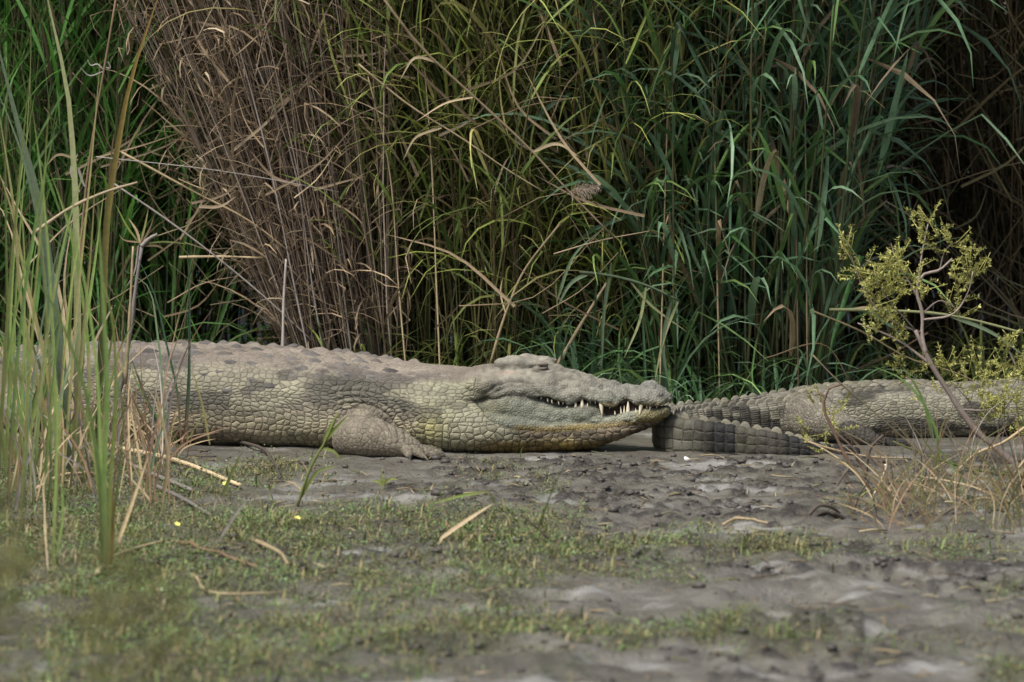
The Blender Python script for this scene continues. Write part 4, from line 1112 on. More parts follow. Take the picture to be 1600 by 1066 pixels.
# ------------------------------------------------------------------ low herbs creeping over the mud
def herb_cover():
    q = np.random.RandomState(77)
    n = 800000
    # sample evenly in the picture's foreshortened ground, then keep by density
    X = q.uniform(-1.75, 1.75, n); Y = q.uniform(10.6, 16.25, n)
    c = cover_at(X, Y)
    keep = q.rand(n) < np.clip(c, 0, 1) ** 1.3 * .62 * np.interp(Y, [10.6, 13, 16.2], [.75, 1.0, 1.0])
    keep &= (Y < 15.9) | (X < -.75)
    X = X[keep]; Y = Y[keep]; z, _ = ground_parts(X, Y); m = len(X)
    size = q.uniform(.003, .0085, m) * (1 + .5 * (q.rand(m) < .08)); az = q.uniform(0, 2 * np.pi, m); el = q.uniform(.0, 1.0, m)
    hgt = q.rand(m) ** 2 * .028 * np.interp(c[keep], [0, 1], [.4, 1])
    d = np.stack([np.cos(az) * np.cos(el), np.sin(az) * np.cos(el), np.sin(el)], 1)
    sd = np.stack([-np.sin(az), np.cos(az), 0 * az], 1)
    o = np.stack([X, Y, z + .002 + hgt], 1)
    V = np.stack([o, o + d * size[:, None] * .55 + sd * size[:, None] * .36, o + d * size[:, None] * 1.15, o + d * size[:, None] * .55 - sd * size[:, None] * .36], 1).reshape(-1, 3)
    F = np.arange(m * 4).reshape(-1, 4)
    me = mesh_np("creeping_herbs", V, [F], smooth=False); fattr(me, "along", np.tile([0, .4, .8, .4], m))
    mat = plant_mat("herb_leaf", [(.09, .19, .045), (.14, .235, .065), (.19, .27, .13), (.12, .20, .045), (.22, .19, .075), (.22, .14, .085), (.11, .21, .09), (.15, .22, .06)], trans=.25, grain=8, patch=(.17, .135, .065))
    ob = put("creeping_herbs", me, mat); tag(ob, "low creeping herbs in green and brown patches over the mud", "herbs", None, "stuff")
    # short grass blades among them
    n = 60000; X = q.uniform(-1.75, 1.75, n); Y = q.uniform(10.6, 16.1, n); c = cover_at(X, Y); keep = q.rand(n) < c ** 2 * .38
    X = X[keep]; Y = Y[keep]; z, _ = ground_parts(X, Y); a = Acc(); m = len(X)
    L = q.uniform(.015, .05, m); az = q.uniform(0, 6.28, m); ln = q.uniform(.1, .9, m); w = q.uniform(.0015, .0035, m)
    d = np.stack([np.cos(az) * ln, np.sin(az) * ln, np.ones(m)], 1); d /= np.linalg.norm(d, axis=1)[:, None]; sd = np.stack([-np.sin(az), np.cos(az), 0 * az], 1)
    o = np.stack([X, Y, z - .002], 1)
    V = np.stack([o - sd * w[:, None], o + sd * w[:, None], o + d * (L * .6)[:, None] + sd * (w * .8)[:, None], o + d * (L * .6)[:, None] - sd * (w * .8)[:, None], o + d * L[:, None] + np.stack([np.cos(az), np.sin(az), -.3 + 0 * az], 1) * (L * .2)[:, None]], 1).reshape(-1, 3)
    b = np.arange(m)[:, None] * 5
    me = mesh_np("short_grass", V, [b + np.array([[2, 4, 3]]), b + np.array([[0, 1, 2, 3]])], smooth=False); fattr(me, "along", np.tile([0, 0, .6, .6, 1.0], m))
    mat = plant_mat("short_grass_blade", [(.12, .185, .05), (.16, .21, .06), (.25, .21, .09), (.28, .21, .12)], trans=.3, grain=8)
    ob = put("short_grass", me, mat); tag(ob, "short grass blades scattered through the herb patches", "grass", None, "stuff")
    # dark crumbs of wet mud
    n = 24000; X = q.uniform(-1.0, 1.75, n); Y = q.uniform(11, 16.15, n); _, cl = ground_parts(X, Y); keep = q.rand(n) < cl * .5 + .018
    X = X[keep]; Y = Y[keep]; z, _ = ground_parts(X, Y); a = Acc()
    t_ = (1 + 5 ** .5) / 2; ico = np.array([(-1, t_, 0), (1, t_, 0), (-1, -t_, 0), (1, -t_, 0), (0, -1, t_), (0, 1, t_), (0, -1, -t_), (0, 1, -t_), (t_, 0, -1), (t_, 0, 1), (-t_, 0, -1), (-t_, 0, 1)]) / 1.9
    fi = np.array([(0, 11, 5), (0, 5, 1), (0, 1, 7), (0, 7, 10), (0, 10, 11), (1, 5, 9), (5, 11, 4), (11, 10, 2), (10, 7, 6), (7, 1, 8), (3, 9, 4), (3, 4, 2), (3, 2, 6), (3, 6, 8), (3, 8, 9), (4, 9, 5), (2, 4, 11), (6, 2, 10), (8, 6, 7), (9, 8, 1)])
    for x, y, zz in zip(X, Y, z):
        s = .002 + .010 * q.rand() ** 4
        a.add(ico * (1 + q.uniform(-.3, .3, (12, 1))) * s * np.array([q.uniform(.8, 1.7), q.uniform(.8, 1.5), .75]) + np.array([x, y, zz + s * .3]), fi)
    ob = put("mud_crumbs", a.mesh("mud_crumbs", False), MAT_WETMUD); tag(ob, "dark crumbs of wet mud strewn over the bare flat", "mud", None, "stuff")
    return ico, fi
def litter():
    qq = np.random.RandomState(404); a = Acc()
    for _ in range(900):
        X = qq.uniform(-1.7, 1.75); Y = qq.uniform(11, 16.1); L = qq.uniform(.012, .07) * (1 + (qq.rand() < .08)); an = qq.uniform(0, 6.28); z0 = gh(X, Y) + .006; w = qq.uniform(.0012, .003)
        d = np.array([math.cos(an), math.sin(an), 0]); p = np.array([[X, Y, z0], [X, Y, z0 + .004] + d * L * .5, [X, Y, z0 + qq.uniform(-.002, .012)] + d * L])
        a.add(*tube(p, w * np.array([1, .9, .5]), 4))
    o = put("plant_litter", a.mesh("plant_litter"), plant_mat("litter", [(.26, .20, .11), (.16, .12, .07), (.07, .055, .04), (.32, .26, .16), (.12, .13, .05)], trans=0, rough=.8)); tag(o, "small broken bits of straw and twig littering the mud", "litter", None, "stuff")
MAT_WETMUD = simple_mat("wet_mud", (.062, .053, .045), .6, .45, .5, 120)
ICO, ICF = herb_cover(); litter()

# ------------------------------------------------------------------ tools for single plants
MT = {
    'green': plant_mat("sedge_green", [(.19, .29, .075), (.24, .32, .09), (.15, .25, .07)], tip=(.22, .20, .08), base=(.13, .13, .05), trans=.35, tipstart=.85),
    'blue': plant_mat("sedge_blue_green", [(.17, .25, .14), (.21, .28, .165), (.15, .23, .12)], tip=(.20, .21, .10), base=(.12, .13, .06), trans=.3, tipstart=.9),
    'lime': plant_mat("sedge_lime", [(.165, .215, .050), (.200, .230, .065)], tip=(.26, .22, .08), base=(.15, .13, .05), trans=.35),
    'orange': plant_mat("sedge_orange", [(.300, .190, .050), (.260, .175, .060)], trans=.3),
    'goldtip': plant_mat("sedge_gold_tip", [(.155, .195, .060)], tip=(.62, .37, .10), base=(.10, .12, .04), trans=.3, tipstart=.15),
    'dark': plant_mat("rush_dark", [(.028, .060, .032), (.038, .070, .036)], base=(.17, .07, .045), trans=.1),
    'tan': plant_mat("straw_tan", [(.42, .32, .18), (.50, .39, .24), (.35, .26, .14)], trans=.15, rough=.7),
    'brown': plant_mat("straw_brown", [(.200, .130, .075), (.255, .165, .095), (.160, .105, .065)], trans=.15, rough=.75),
    'straw': plant_mat("straw_dull", [(.240, .190, .100), (.180, .140, .075), (.130, .105, .060)], trans=.15, rough=.75),
    'olive': plant_mat("straw_olive", [(.120, .115, .040), (.160, .145, .055), (.085, .090, .035)], trans=.2, rough=.7),
    'grey': plant_mat("stalk_grey", [(.300, .265, .235), (.240, .210, .185), (.350, .310, .275)], trans=.05, rough=.75),
    'bark': plant_mat("twig_bark", [(.190, .150, .125), (.220, .178, .150)], trans=0, rough=.8, grain=90),
    'barkbrown': plant_mat("twig_bark_brown", [(.165, .105, .070), (.190, .125, .085)], trans=0, rough=.8, grain=90),
    'darkwood': plant_mat("dark_root", [(.055, .042, .033), (.075, .060, .046)], trans=0, rough=.8, grain=90),
    'feather': plant_mat("feathery_leaf", [(.42, .40, .12), (.35, .36, .10), (.50, .46, .17)], trans=.35, grain=8),
    'haze': plant_mat("weed_leaf", [(.150, .160, .045), (.180, .165, .055), (.120, .140, .045)], trans=.35, grain=8),
    'yellow': simple_mat("petal_yellow", (.72, .66, .16), .6, .3, .1),
    'shell': simple_mat("shell_white", (.78, .76, .72), .45, .4, .1),
}
def world_pts(line, Y=None, dY=0.0):
    """pixel polyline of a plant rooted where its first point meets the ground"""
    if Y is None: Y = G(*line[0])[1]
    n = len(line); return np.array([P(a, b, Y + dY * i / max(1, n - 1)) for i, (a, b) in enumerate(line)]), Y
def part_blade(root, line, wpx, mat, Y=None, dY=0.0, name="blade", nrm=None, q=None, segs=12, taper=1.0):
    p, Y0 = world_pts(line, Y, dY); p = resample(p, segs + 1)
    if Y is None: p[0, 2] = gh(p[0, 0], p[0, 1]) - .01
    t = np.linspace(0, 1, segs + 1); w = .68 * wpx / FPX * Y0 * np.minimum(1, .55 + 2.5 * t) * (1 - t ** 3 * taper * .97)
    a = Acc(); a.add(*blade(p, w, nrm if nrm is not None else (random.uniform(-.5, .5), -1, .2), .16)); return put(name, a.mesh(name), MT[mat], root)
def part_tube(root, line, wpx, mat, Y=None, dY=0.0, name="stalk", end=.6, segs=12, sides=7):
    p, Y0 = world_pts(line, Y, dY); p = resample(p, segs + 1); t = np.linspace(0, 1, segs + 1)
    r = wpx / FPX * Y0 / 2 * (1 - (1 - end) * t); r = r * (1 + .08 * np.sin(t * 40)) * (1 + .12 * np.sin(t * 17 + wpx))
    a = Acc(); a.add(*tube(p, r, sides)); return put(name, a.mesh(name), MT[mat], root)
def lying(name, line, wpx, mat, label, cat="straw", group=None, lift=.0, tubeform=True, lifts=None):
    """a stalk lying on the mud: every point on the ground, or raised by lifts"""
    pts = []
    for i, (a, b) in enumerate(line):
        g = G(a, b); h = gh(g[0], g[1]) + lift + .016
        if lifts is not None and lifts[i] > 0:
            g = P(a, b, g0[1] + lifts[i] * 0); pts.append(g); continue
        g0 = g; pts.append(np.array([g[0], g[1], h]))
    p = resample(np.array(pts), 13); Y0 = p[0, 1]
    for k in range(len(p)):
        p[k, 2] = max(p[k, 2], gh(p[k, 0], p[k, 1]) + .008)
    t = np.linspace(0, 1, 13); w = wpx / FPX * Y0
    a = Acc()
    if tubeform: a.add(*tube(p, w / 2 * (1 - .4 * t), 6))
    else: a.add(*blade(p, w * (1 - .8 * t ** 2), (0, -.5, 1), .2))
    o = put(name, a.mesh(name), MT[mat]); return tag(o, label, cat, group)
def leaning(name, line, wpx, mat, label, cat="reed", Y=None, tubeform=True, extra=(), group=None, dY=0.0, end=.6):
    """a single stalk or blade; extra: further blades that belong to it (line, width, material, name)"""
    p0 = world_pts(line, Y, dY)[0][0]
    root = thing(name, label, cat, p0, group)
    Yb = world_pts(line, Y)[1]
    before = set(COL.objects)
    (part_tube if tubeform else part_blade)(root, line, wpx, mat, Y, dY, "stalk" if tubeform else "blade", **({'end': end} if tubeform else {}))
    for (l, w, m_, nm) in extra:
        (part_blade if nm in ("leaf", "blade") else part_tube)(root, l, w, m_, Yb, 0.0, nm)
    for c in root.children: c.matrix_parent_inverse = Matrix.Translation(-Vector(p0))
    return root
def clump(name, label, cat, base, blades, group=None):
    g0 = G(*base); root = thing(name, label, cat, (g0[0], g0[1], 0), group)
    for bl in blades:
        line, w, m_ = bl[:3]; part_blade(root, line, w, m_, bl[3] if len(bl) > 3 else None, bl[4] if len(bl) > 4 else 0.0)
    for c in root.children: c.matrix_parent_inverse = Matrix.Translation(-Vector((g0[0], g0[1], 0)))
    return root
def rand_blades(q, n, bx, by, lx, ln, w, mats, curl=40):
    out = []
    for _ in range(n):
        x = q.uniform(*bx); y = q.uniform(*by); L = q.uniform(*ln); l = q.uniform(*lx); c = q.normal(0, curl)
        out.append(([(x, y), (x + l * .3, y - L * .45), (x + l * .7 + c * .4, y - L * .8), (x + l + c, y - L)], q.uniform(*w), mats[q.randint(len(mats))]))
    return out
q = np.random.RandomState(31)
# ------------------------------------------------------------------ sedges on the left
clump("sedge_clump", "tall bright green sedge with one orange streaked stalk rooted in the herb patch", "sedge", (165, 892), [
    ([(165, 895), (163, 760), (168, 600), (160, 450), (152, 300)], 13, 'green'), ([(163, 892), (158, 740), (150, 560), (118, 380), (84, 280)], 9, 'green'),
    ([(169, 892), (172, 760), (180, 640), (172, 480), (150, 405)], 10, 'lime'), ([(168, 885), (176, 700), (196, 560), (240, 470)], 5, 'green'),
    ([(160, 892), (150, 700), (118, 560), (60, 440), (-10, 365)], 9, 'green'), ([(173, 890), (177, 810), (172, 735)], 9, 'orange'),
    ([(166, 880), (150, 740), (138, 660), (100, 590)], 5, 'lime'), ([(164, 890), (188, 720), (192, 640), (168, 545)], 6, 'green')])
clump("sedge_clump", "short pair of green sedge stalks with a dry bent tip", "sedge", (80, 890), [
    ([(82, 893), (88, 740), (90, 620), (84, 555)], 8, 'green'), ([(85, 888), (98, 800), (95, 745)], 6, 'green'), ([(75, 890), (70, 800), (74, 740), (84, 730)], 5, 'tan')])
clump("sedge_clump", "tallest sedge with broad blue green blades arching past the dark reeds", "sedge", (116, 745), [
    ([(120, 745), (122, 600), (121, 420), (115, 240), (104, 130), (86, 50), (66, -40)], 19, 'blue'), ([(112, 748), (100, 600), (82, 450), (60, 310), (35, 220), (0, 85), (-12, 40)], 21, 'blue'),
    ([(106, 748), (95, 620), (72, 460), (50, 300), (20, 200), (-10, 130)], 11, 'blue'), ([(101, 752), (70, 560), (40, 430), (10, 300), (-14, 240)], 10, 'green'),
    ([(124, 746), (140, 600), (130, 470), (100, 330), (75, 260)], 9, 'green'), ([(98, 752), (60, 600), (34, 480), (22, 330), (-6, 150)], 9, 'green')])
clump("sedge_clump", "slim sedge blade turning gold towards its tall tip beside tan blades", "sedge", (150, 722), [
    ([(150, 722), (160, 500), (168, 330), (185, 220), (205, 120), (228, 50), (254, -25)], 18, 'goldtip'), ([(140, 726), (118, 560), (100, 450), (115, 330)], 8, 'tan'),
    ([(135, 730), (110, 600), (85, 430), (30, 330), (-8, 260)], 10, 'tan'), ([(130, 728), (70, 560), (30, 420), (4, 330), (-20, 300)], 9, 'tan')])
clump("rush_clump", "dark green rush with a reddish foot standing against the crocodile's flank", "rush", (286, 694), [
    ([(283, 694), (277, 610), (262, 545), (238, 450), (205, 385)], 6, 'dark', 16.13), ([(287, 694), (294, 600), (296, 480), (292, 370)], 6, 'dark', 16.13), ([(291, 692), (297, 580), (291, 470)], 4, 'dark', 16.13)])
clump("rush_clump", "pale green thin blades leaning beside the dark rush", "rush", (260, 690), [
    ([(328, 695), (318, 640), (300, 575)], 6, 'green', 16.1), ([(258, 692), (254, 600), (246, 520), (225, 440), (188, 420)], 6, 'blue', 16.12), ([(262, 692), (236, 640), (205, 560)], 8, 'dark', 16.1), ([(270, 692), (244, 650), (215, 600), (200, 560)], 6, 'green', 16.1)])
clump("sedge_clump", "loose stand of thin green blades crossing the crocodile's hip", "sedge", (170, 735),
      rand_blades(q, 36, (0, 245), (700, 775), (-70, 70), (110, 330), (4, 8), ['green', 'green', 'blue', 'lime'], 26))
clump("sedge_clump", "green blades crowding the edge of the mud below the tall sedge", "sedge", (20, 770),
      rand_blades(q, 44, (-80, 130), (715, 830), (-40, 80), (180, 700), (4, 10), ['green', 'green', 'blue', 'lime'], 30))
clump("dry_grass_clump", "matted dry brown straw around the feet of the sedges", "grass", (130, 750),
      rand_blades(q, 130, (-40, 270), (690, 800), (-90, 90), (50, 260), (2.2, 6), ['tan', 'brown', 'brown', 'grey', 'tan'], 30))
clump("dry_grass_clump", "low crumpled tan grass against the crocodile's flank behind the straw", "grass", (200, 705),
      rand_blades(q, 70, (100, 300), (684, 718), (-80, 80), (25, 100), (2.2, 4.5), ['tan', 'brown', 'tan', 'lime'], 26))
leaning("dead_stalk", [(164, 702), (192, 585), (203, 525), (212, 450), (222, 382)], 9, 'grey', "pale grey dead stalk with a snapped frayed top beside the tall sedge", "stalk", extra=[
    ([(221, 385), (232, 374), (246, 366)], 8, 'grey', "broken_tip"), ([(219, 380), (214, 362), (200, 340)], 6, 'tan', "leaf"), ([(220, 378), (226, 355), (232, 325)], 5, 'green', "leaf"),
    ([(222, 382), (248, 378), (300, 382)], 4, 'lime', "leaf"), ([(222, 384), (250, 386), (262, 396)], 5, 'brown', "leaf"), ([(218, 380), (200, 356), (180, 318)], 5, 'lime', "leaf"), ([(216, 384), (208, 430), (196, 450)], 4, 'grey', "leaf"),
    ([(222, 380), (236, 352), (240, 340)], 4, 'brown', "leaf"), ([(217, 379), (190, 372), (186, 366)], 4, 'brown', "leaf")])
leaning("dead_stalk", [(112, 735), (122, 560), (128, 360), (150, 180), (165, 95), (184, -20)], 5, 'brown', "thin brown seed stalk with pale curled tendrils near its top", "stalk", extra=[
    ([(160, 112), (140, 118), (124, 104)], 3, 'grey', "leaf"), ([(161, 108), (152, 100), (142, 102), (136, 92)], 3, 'grey', "leaf"), ([(161, 104), (172, 106), (168, 97), (162, 98)], 3, 'grey', "leaf"),
    ([(124, 300), (112, 262), (122, 240)], 9, 'grey', "leaf"), ([(122, 250), (90, 242), (70, 262)], 6, 'tan', "leaf"), ([(122, 262), (132, 290), (140, 300)], 6, 'grey', "leaf")])
leaning("dry_straw", [(52, 365), (110, 325), (165, 300), (215, 285)], 6, 'tan', "tan straw caught level across the tall sedge blades", "straw", Y=15.3)
leaning("dry_straw", [(196, 600), (204, 470), (208, 385)], 6, 'tan', "upright ochre straw close to the snapped grey stalk", "straw", Y=15.9)
leaning("dry_straw", [(175, 480), (140, 560), (190, 720)], 6, 'tan', "folded tan blade hanging through the green sedge blades", "straw", Y=15.0, tubeform=False)

# ------------------------------------------------------------------ stalks lying on the mud
def straw(line, w, m, lab, **k): return lying("fallen_straw", line, w, m, lab, "straw", **k)
straw([(152, 908), (160, 893), (195, 868), (262, 848)], 10, 'tan', "thick tan straw bent at its end beside the orange streaked sedge")
straw([(268, 850), (330, 873), (402, 898)], 7, 'brown', "brown straw running out from the thick tan straw's tip")
straw([(398, 855), (432, 866), (450, 888)], 8, 'tan', "short curved pale straw alone on the herb patch")
straw([(130, 698), (250, 722), (375, 768)], 9, 'tan', "long tan straw leading from the sedges out to the open mud")
straw([(-10, 612), (80, 660), (170, 720), (300, 775)], 9, 'grey', "long grey stalk slanting down through the dry matted straw")
straw([(60, 775), (130, 752), (150, 750)], 8, 'tan', "short tan straw arched over the matted grass")
straw([(700, 846), (810, 840), (862, 847)], 5, 'green', "thin green blade lying flat between the bent leaf and the twig", tubeform=False)
straw([(336, 690), (400, 704), (425, 728), (438, 758)], 6, 'darkwood', "dark curved twig on the mud in front of the crocodile's belly")
straw([(300, 676), (400, 690), (520, 700)], 5, 'dark', "dark green blade lying along the crocodile's belly", tubeform=False)
straw([(240, 770), (285, 790), (330, 815)], 8, 'grey', "grey broken stalk end poking from the matted straw")
straw([(500, 960), (560, 985), (605, 1020)], 6, 'darkwood', "thin dark twig lying across herbs far from the crocodiles")
straw([(1130, 828), (1150, 824), (1200, 829)], 5, 'tan', "small pale chip of straw near the dark roots")
straw([(300, 905), (360, 935), (440, 930)], 5, 'tan', "faint tan straw sunk among the herbs below the curved straw")
for i, (l, w, m, lab) in enumerate([([(345, 782), (360, 745), (378, 706)], 9, 'lime', "yellow green cut blade stuck upright in the mud"),
    ([(183, 852), (205, 790), (232, 712)], 9, 'tan', "pale straw leaning up out of the herbs toward the sedges"),
    ([(22, 805), (36, 740), (58, 688)], 10, 'grey', "stout grey dead blade leaning at the rim of the matted straw"),
    ([(340, 848), (368, 805), (396, 768)], 7, 'grey', "grey twig leaning out of the herbs near the cut blade"),
    ([(833, 848), (850, 800), (870, 750), (890, 712)], 4, 'green', "single thin green blade standing by the bent leaf"),
    ([(812, 840), (812, 822), (811, 804)], 9, 'blue', "stubby blue green leaf stump beside the thin green blade"),
    ([(250, 800), (262, 720), (250, 640), (238, 590)], 9, 'tan', "brown edged dry stalk standing in front of the matted straw")]):
    leaning("leaning_blade", l, w, m, lab, "stalk", tubeform=False)
leaning("twig", [(862, 846), (840, 826), (816, 806)], 4, 'darkwood', "short dark twig beside the leaf stump", "twig")
bp = [(683, 846), (722, 818), (772, 786)]
leaning("bent_leaf", bp, 10, 'tan', "yellow reed leaf snapped into a sharp bend over the mud", "leaf", tubeform=False, extra=[([(772, 786), (768, 776), (764, 768)], 6, 'lime', "leaf"), ([(764, 768), (715, 776), (668, 790)], 7, 'lime', "leaf")])
# yellow flowers
def flower_mesh():
    a = Acc(); 
    for k in range(5):
        an = k * 2 * math.pi / 5; d = np.array([math.cos(an), math.sin(an), .25]); s = np.array([-math.sin(an), math.cos(an), 0])
        a.add(np.array([[0, 0, 0], d * .6 + s * .42, d * 1.05, d * .6 - s * .42]), np.array([[0, 1, 2, 3]]))
    return a.mesh("petals")
FM = flower_mesh()
for (a_, b_, lab) in ((513, 798, "pale yellow flower in the herbs below the crocodile's forefoot"), (465, 830, "pale yellow flower beside the curved pale straw"), (36, 836, "pale yellow flower in the herbs beside the short sedge pair"),
                      (277, 836, "pale yellow flower above the brown straw"), (352, 778, "pale yellow flower at the foot of the cut blade"), (575, 828, "small yellow flower near the bent leaf")):
    g0 = G(a_, b_); h = gh(g0[0], g0[1]); root = thing("yellow_flower", lab, "flower", (g0[0], g0[1], h), "yellow flowers in the herbs")
    ac = Acc(); ac.add(*tube(np.array([[0, 0, -.004], [.002, 0, .015], [0, -.002, .028]]), .0012, 5)); put("stem", ac.mesh("stem"), MT['green'], root)
    put("petals", FM, MT['yellow'], root, (0, -.002, .028), (R(35), 0, a_), .0095)
# white shells and pebbles
def shard(px, py, s, lab):
    qq = np.random.RandomState(px); g0 = G(px, py); a = Acc()
    u = np.linspace(0, 1, 6); v = np.linspace(-1, 1, 6); V = []
    for uu in u:
        for vv in v: V.append((vv * (.35 + .65 * math.sin(uu * 2.4)) , -.5 * (1 - vv * vv) * math.sin(uu * 3), uu * 1.1 + .08 * qq.rand()))
    F = [[i * 6 + j, i * 6 + j + 1, i * 6 + j + 7, i * 6 + j + 6] for i in range(5) for j in range(5)]
    a.add(np.array(V) * s, np.array(F)); o = put("shell_shard", a.mesh("shell_shard"), MT['shell'], None, (g0[0], g0[1], gh(g0[0], g0[1]) - s * .15), (R(-20), R(25), R(20)))
    md = o.modifiers.new("s", 'SOLIDIFY'); md.thickness = .002; tag(o, lab, "shell")
shard(1073, 719, .013, "white curved shell shard on the mud in front of the folded tail")
shard(1384, 726, .006, "tiny white shell chip on the mud under the arching branch")
shard(955, 689, .005, "tiny white chip under the crocodile's chin")
# single larger clods
for k, (a_, b_, s, lab) in enumerate([(1182, 716, .02, "dark mud clod against the folded tail"), (886, 716, .013, "upright dark mud lump under the crocodile's throat"), (1150, 792, .018, "dark clod on the bare mud beyond the herb edge"),
        (700, 790, .022, "broad dark clod by the bent leaf"), (625, 790, .024, "long dark clod between the bent leaf and the forefoot"), (1105, 806, .02, "dark clod at the herb edge below the tail"), (733, 733, .018, "dark clod below the crocodile's forefoot"),
        (990, 776, .014, "small dark clod in the middle of the bare mud"), (1235, 722, .012, "small dark clod near the folded tail's tip"), (735, 1022, .05, "big dark churned clod on the mud farthest from the crocodiles"), (930, 772, .014, "small dark clod on the pale mud strip")]):
    qq = np.random.RandomState(200 + k); g0 = G(a_, b_); a = Acc()
    for j in range(7):
        r = s * qq.uniform(.35, .8); o_ = np.array([qq.normal(0, s * .9), qq.normal(0, s * .6), r * .25]); a.add(ICO * (1 + qq.uniform(-.25, .25, (12, 1))) * r * np.array([1.3, 1, .7]) + o_, ICF)
    ob = put("mud_clod", a.mesh("mud_clod", False), MAT_WETMUD, None, (g0[0], g0[1], gh(g0[0], g0[1]))); tag(ob, lab, "clod", "mud clods on the flat")

# ------------------------------------------------------------------ the feathery shrub, arching branch and dry tuft on the right
def sprig_acc(a, base, tip, q, n=16, ll=.016):
    base = np.asarray(base); tip = np.asarray(tip); p = resample(np.array([base, (base + tip) / 2 + q.normal(0, .012, 3), tip]), n)
    d = (tip - base) / (np.linalg.norm(tip - base) + 1e-9)
    for k in range(1, n):
        for s in (-1, 1, 1):
            v = q.normal(0, 1, 3); v = v - d * (v @ d); v /= np.linalg.norm(v); v = v + d * .6; v /= np.linalg.norm(v)
            L = ll * q.uniform(.5, 1.2); sd = np.cross(v, q.normal(0, 1, 3)); sd /= np.linalg.norm(sd) + 1e-9; w = L * .22
            o = p[k]; a.add(np.array([o, o + v * L * .5 + sd * w, o + v * L, o + v * L * .5 - sd * w]), np.array([[0, 1, 2, 3]]), [0, .3, .6, .3])
def shrub(name, label, trunk, branches, tips, Y, seed, ll=.016):
    q = np.random.RandomState(seed); p0 = world_pts(trunk[0][:1], Y)[0][0]
    root = thing(name, label, "shrub", p0)
    T0 = Matrix.Translation(-Vector(p0))
    for (l, w, e, m_) in trunk[1]: part_tube(root, l, w, m_, Y, 0, "trunk", end=e, segs=18)
    for (l, w) in branches: part_tube(root, l, w, 'bark', Y, q.uniform(-.1, .1), "branch", end=.4)
    for (cx, cy, r, n) in tips:
        a = Acc(); c = P(cx, cy, Y)
        for _ in range(int(n * 1.5)):
            b = c + q.normal(0, r * .0012, 3) * np.array([1, 1.3, 1]); v = q.normal(0, 1, 3) + np.array([q.choice([-.6, .6]), 0, .8]); v /= np.linalg.norm(v)
            sprig_acc(a, b, b + v * q.uniform(.045, .085), q, 13, ll)
            a.add(*tube(np.array([b, b + v * .07]), .0011, 4))
        put("foliage", a.mesh("foliage"), MT['feather'], root)
    for c in root.children: c.matrix_parent_inverse = T0
    return root
shrub("feathery_shrub", "leaning grey-stemmed shrub with feathery yellow green leaves over the small crocodile",
      ([(1604, 742)], [([(1604, 742), (1570, 712), (1533, 681), (1500, 640), (1478, 606), (1455, 570), (1430, 516)], 13, .5, 'bark'), ([(1447, 556), (1441, 525), (1441, 490), (1433, 452), (1442, 430), (1468, 422), (1488, 404)], 7, .5, 'bark')]),
      [([(1437, 470), (1420, 440), (1400, 410)], 4), ([(1433, 452), (1440, 400), (1450, 350)], 4), ([(1468, 422), (1478, 390), (1500, 375)], 3), ([(1440, 520), (1390, 500), (1360, 470), (1328, 396)], 4), ([(1440, 500), (1490, 490), (1515, 450), (1520, 425)], 4),
       ([(1430, 516), (1390, 470), (1370, 440)], 3), ([(1455, 570), (1400, 530), (1340, 505)], 5), ([(1500, 640), (1545, 640), (1580, 620)], 4), ([(1533, 681), (1522, 640), (1490, 600)], 3), ([(1478, 606), (1440, 600), (1415, 590)], 3), ([(1570, 712), (1560, 660), (1585, 618)], 4), ([(1441, 490), (1470, 470), (1494, 482)], 3), ([(1420, 440), (1385, 430), (1345, 425)], 2.5), ([(1404, 415), (1395, 390), (1392, 380)], 2)],
      [(1450, 352, 14, 5), (1470, 372, 14, 5), (1496, 384, 14, 6), (1326, 396, 10, 4), (1345, 425, 14, 6), (1368, 440, 16, 8), (1392, 415, 14, 6), (1416, 418, 15, 7), (1362, 468, 16, 7), (1398, 458, 18, 8), (1438, 452, 16, 6), (1384, 498, 14, 6),
       (1522, 422, 10, 5), (1514, 446, 11, 5), (1494, 482, 12, 5), (1405, 528, 16, 5), (1370, 520, 14, 4), (1470, 570, 22, 5), (1500, 600, 22, 6), (1420, 590, 26, 5), (1550, 640, 28, 11), (1585, 618, 24, 9), (1540, 600, 26, 6), (1590, 660, 22, 8), (1290, 640, 14, 4), (1300, 664, 12, 3), (1265, 690, 12, 3)], 15.72, 8, .0120)
shrub("feathery_shrub", "small feathery yellow green spray at the dark reed edge beyond the leaning shrub", ([(1625, 700)], [([(1640, 720), (1600, 600), (1575, 545)], 5, .5, 'bark')]),
      [([(1600, 600), (1620, 560)], 3)], [(1572, 545, 12, 5), (1590, 575, 14, 6), (1606, 560, 14, 6)], 15.9, 9, .0120)
r_ = leaning("arching_branch", [(1412, 796), (1362, 764), (1330, 728), (1302, 672), (1286, 632), (1294, 608), (1316, 600)], 7, 'barkbrown', "bare brown branch arching up from the dry tuft to the small crocodile's hip", "branch", Y=15.05, end=.6, extra=[
    ([(1290, 622), (1282, 616), (1272, 618)], 4, 'barkbrown', "twig"), ([(1330, 728), (1312, 752), (1300, 780)], 4, 'darkwood', "twig"), ([(1302, 672), (1340, 710), (1352, 740)], 3, 'barkbrown', "twig")])
leaning("dry_straw", [(1270, 555), (1312, 598), (1352, 632), (1402, 676), (1468, 738)], 3, 'straw', "long tan straw leaning over the small crocodile's back into the tuft", "straw", Y=15.3)
leaning("dry_straw", [(1262, 690), (1300, 702), (1362, 714), (1420, 716)], 4, 'tan', "thin pale stick in front of the folded tail's tip", "straw", Y=15.6)
leaning("dry_straw", [(1605, 745), (1530, 735), (1460, 716), (1395, 690)], 5, 'lime', "pale green stalk running level across the dry tuft", "straw", Y=15.4)
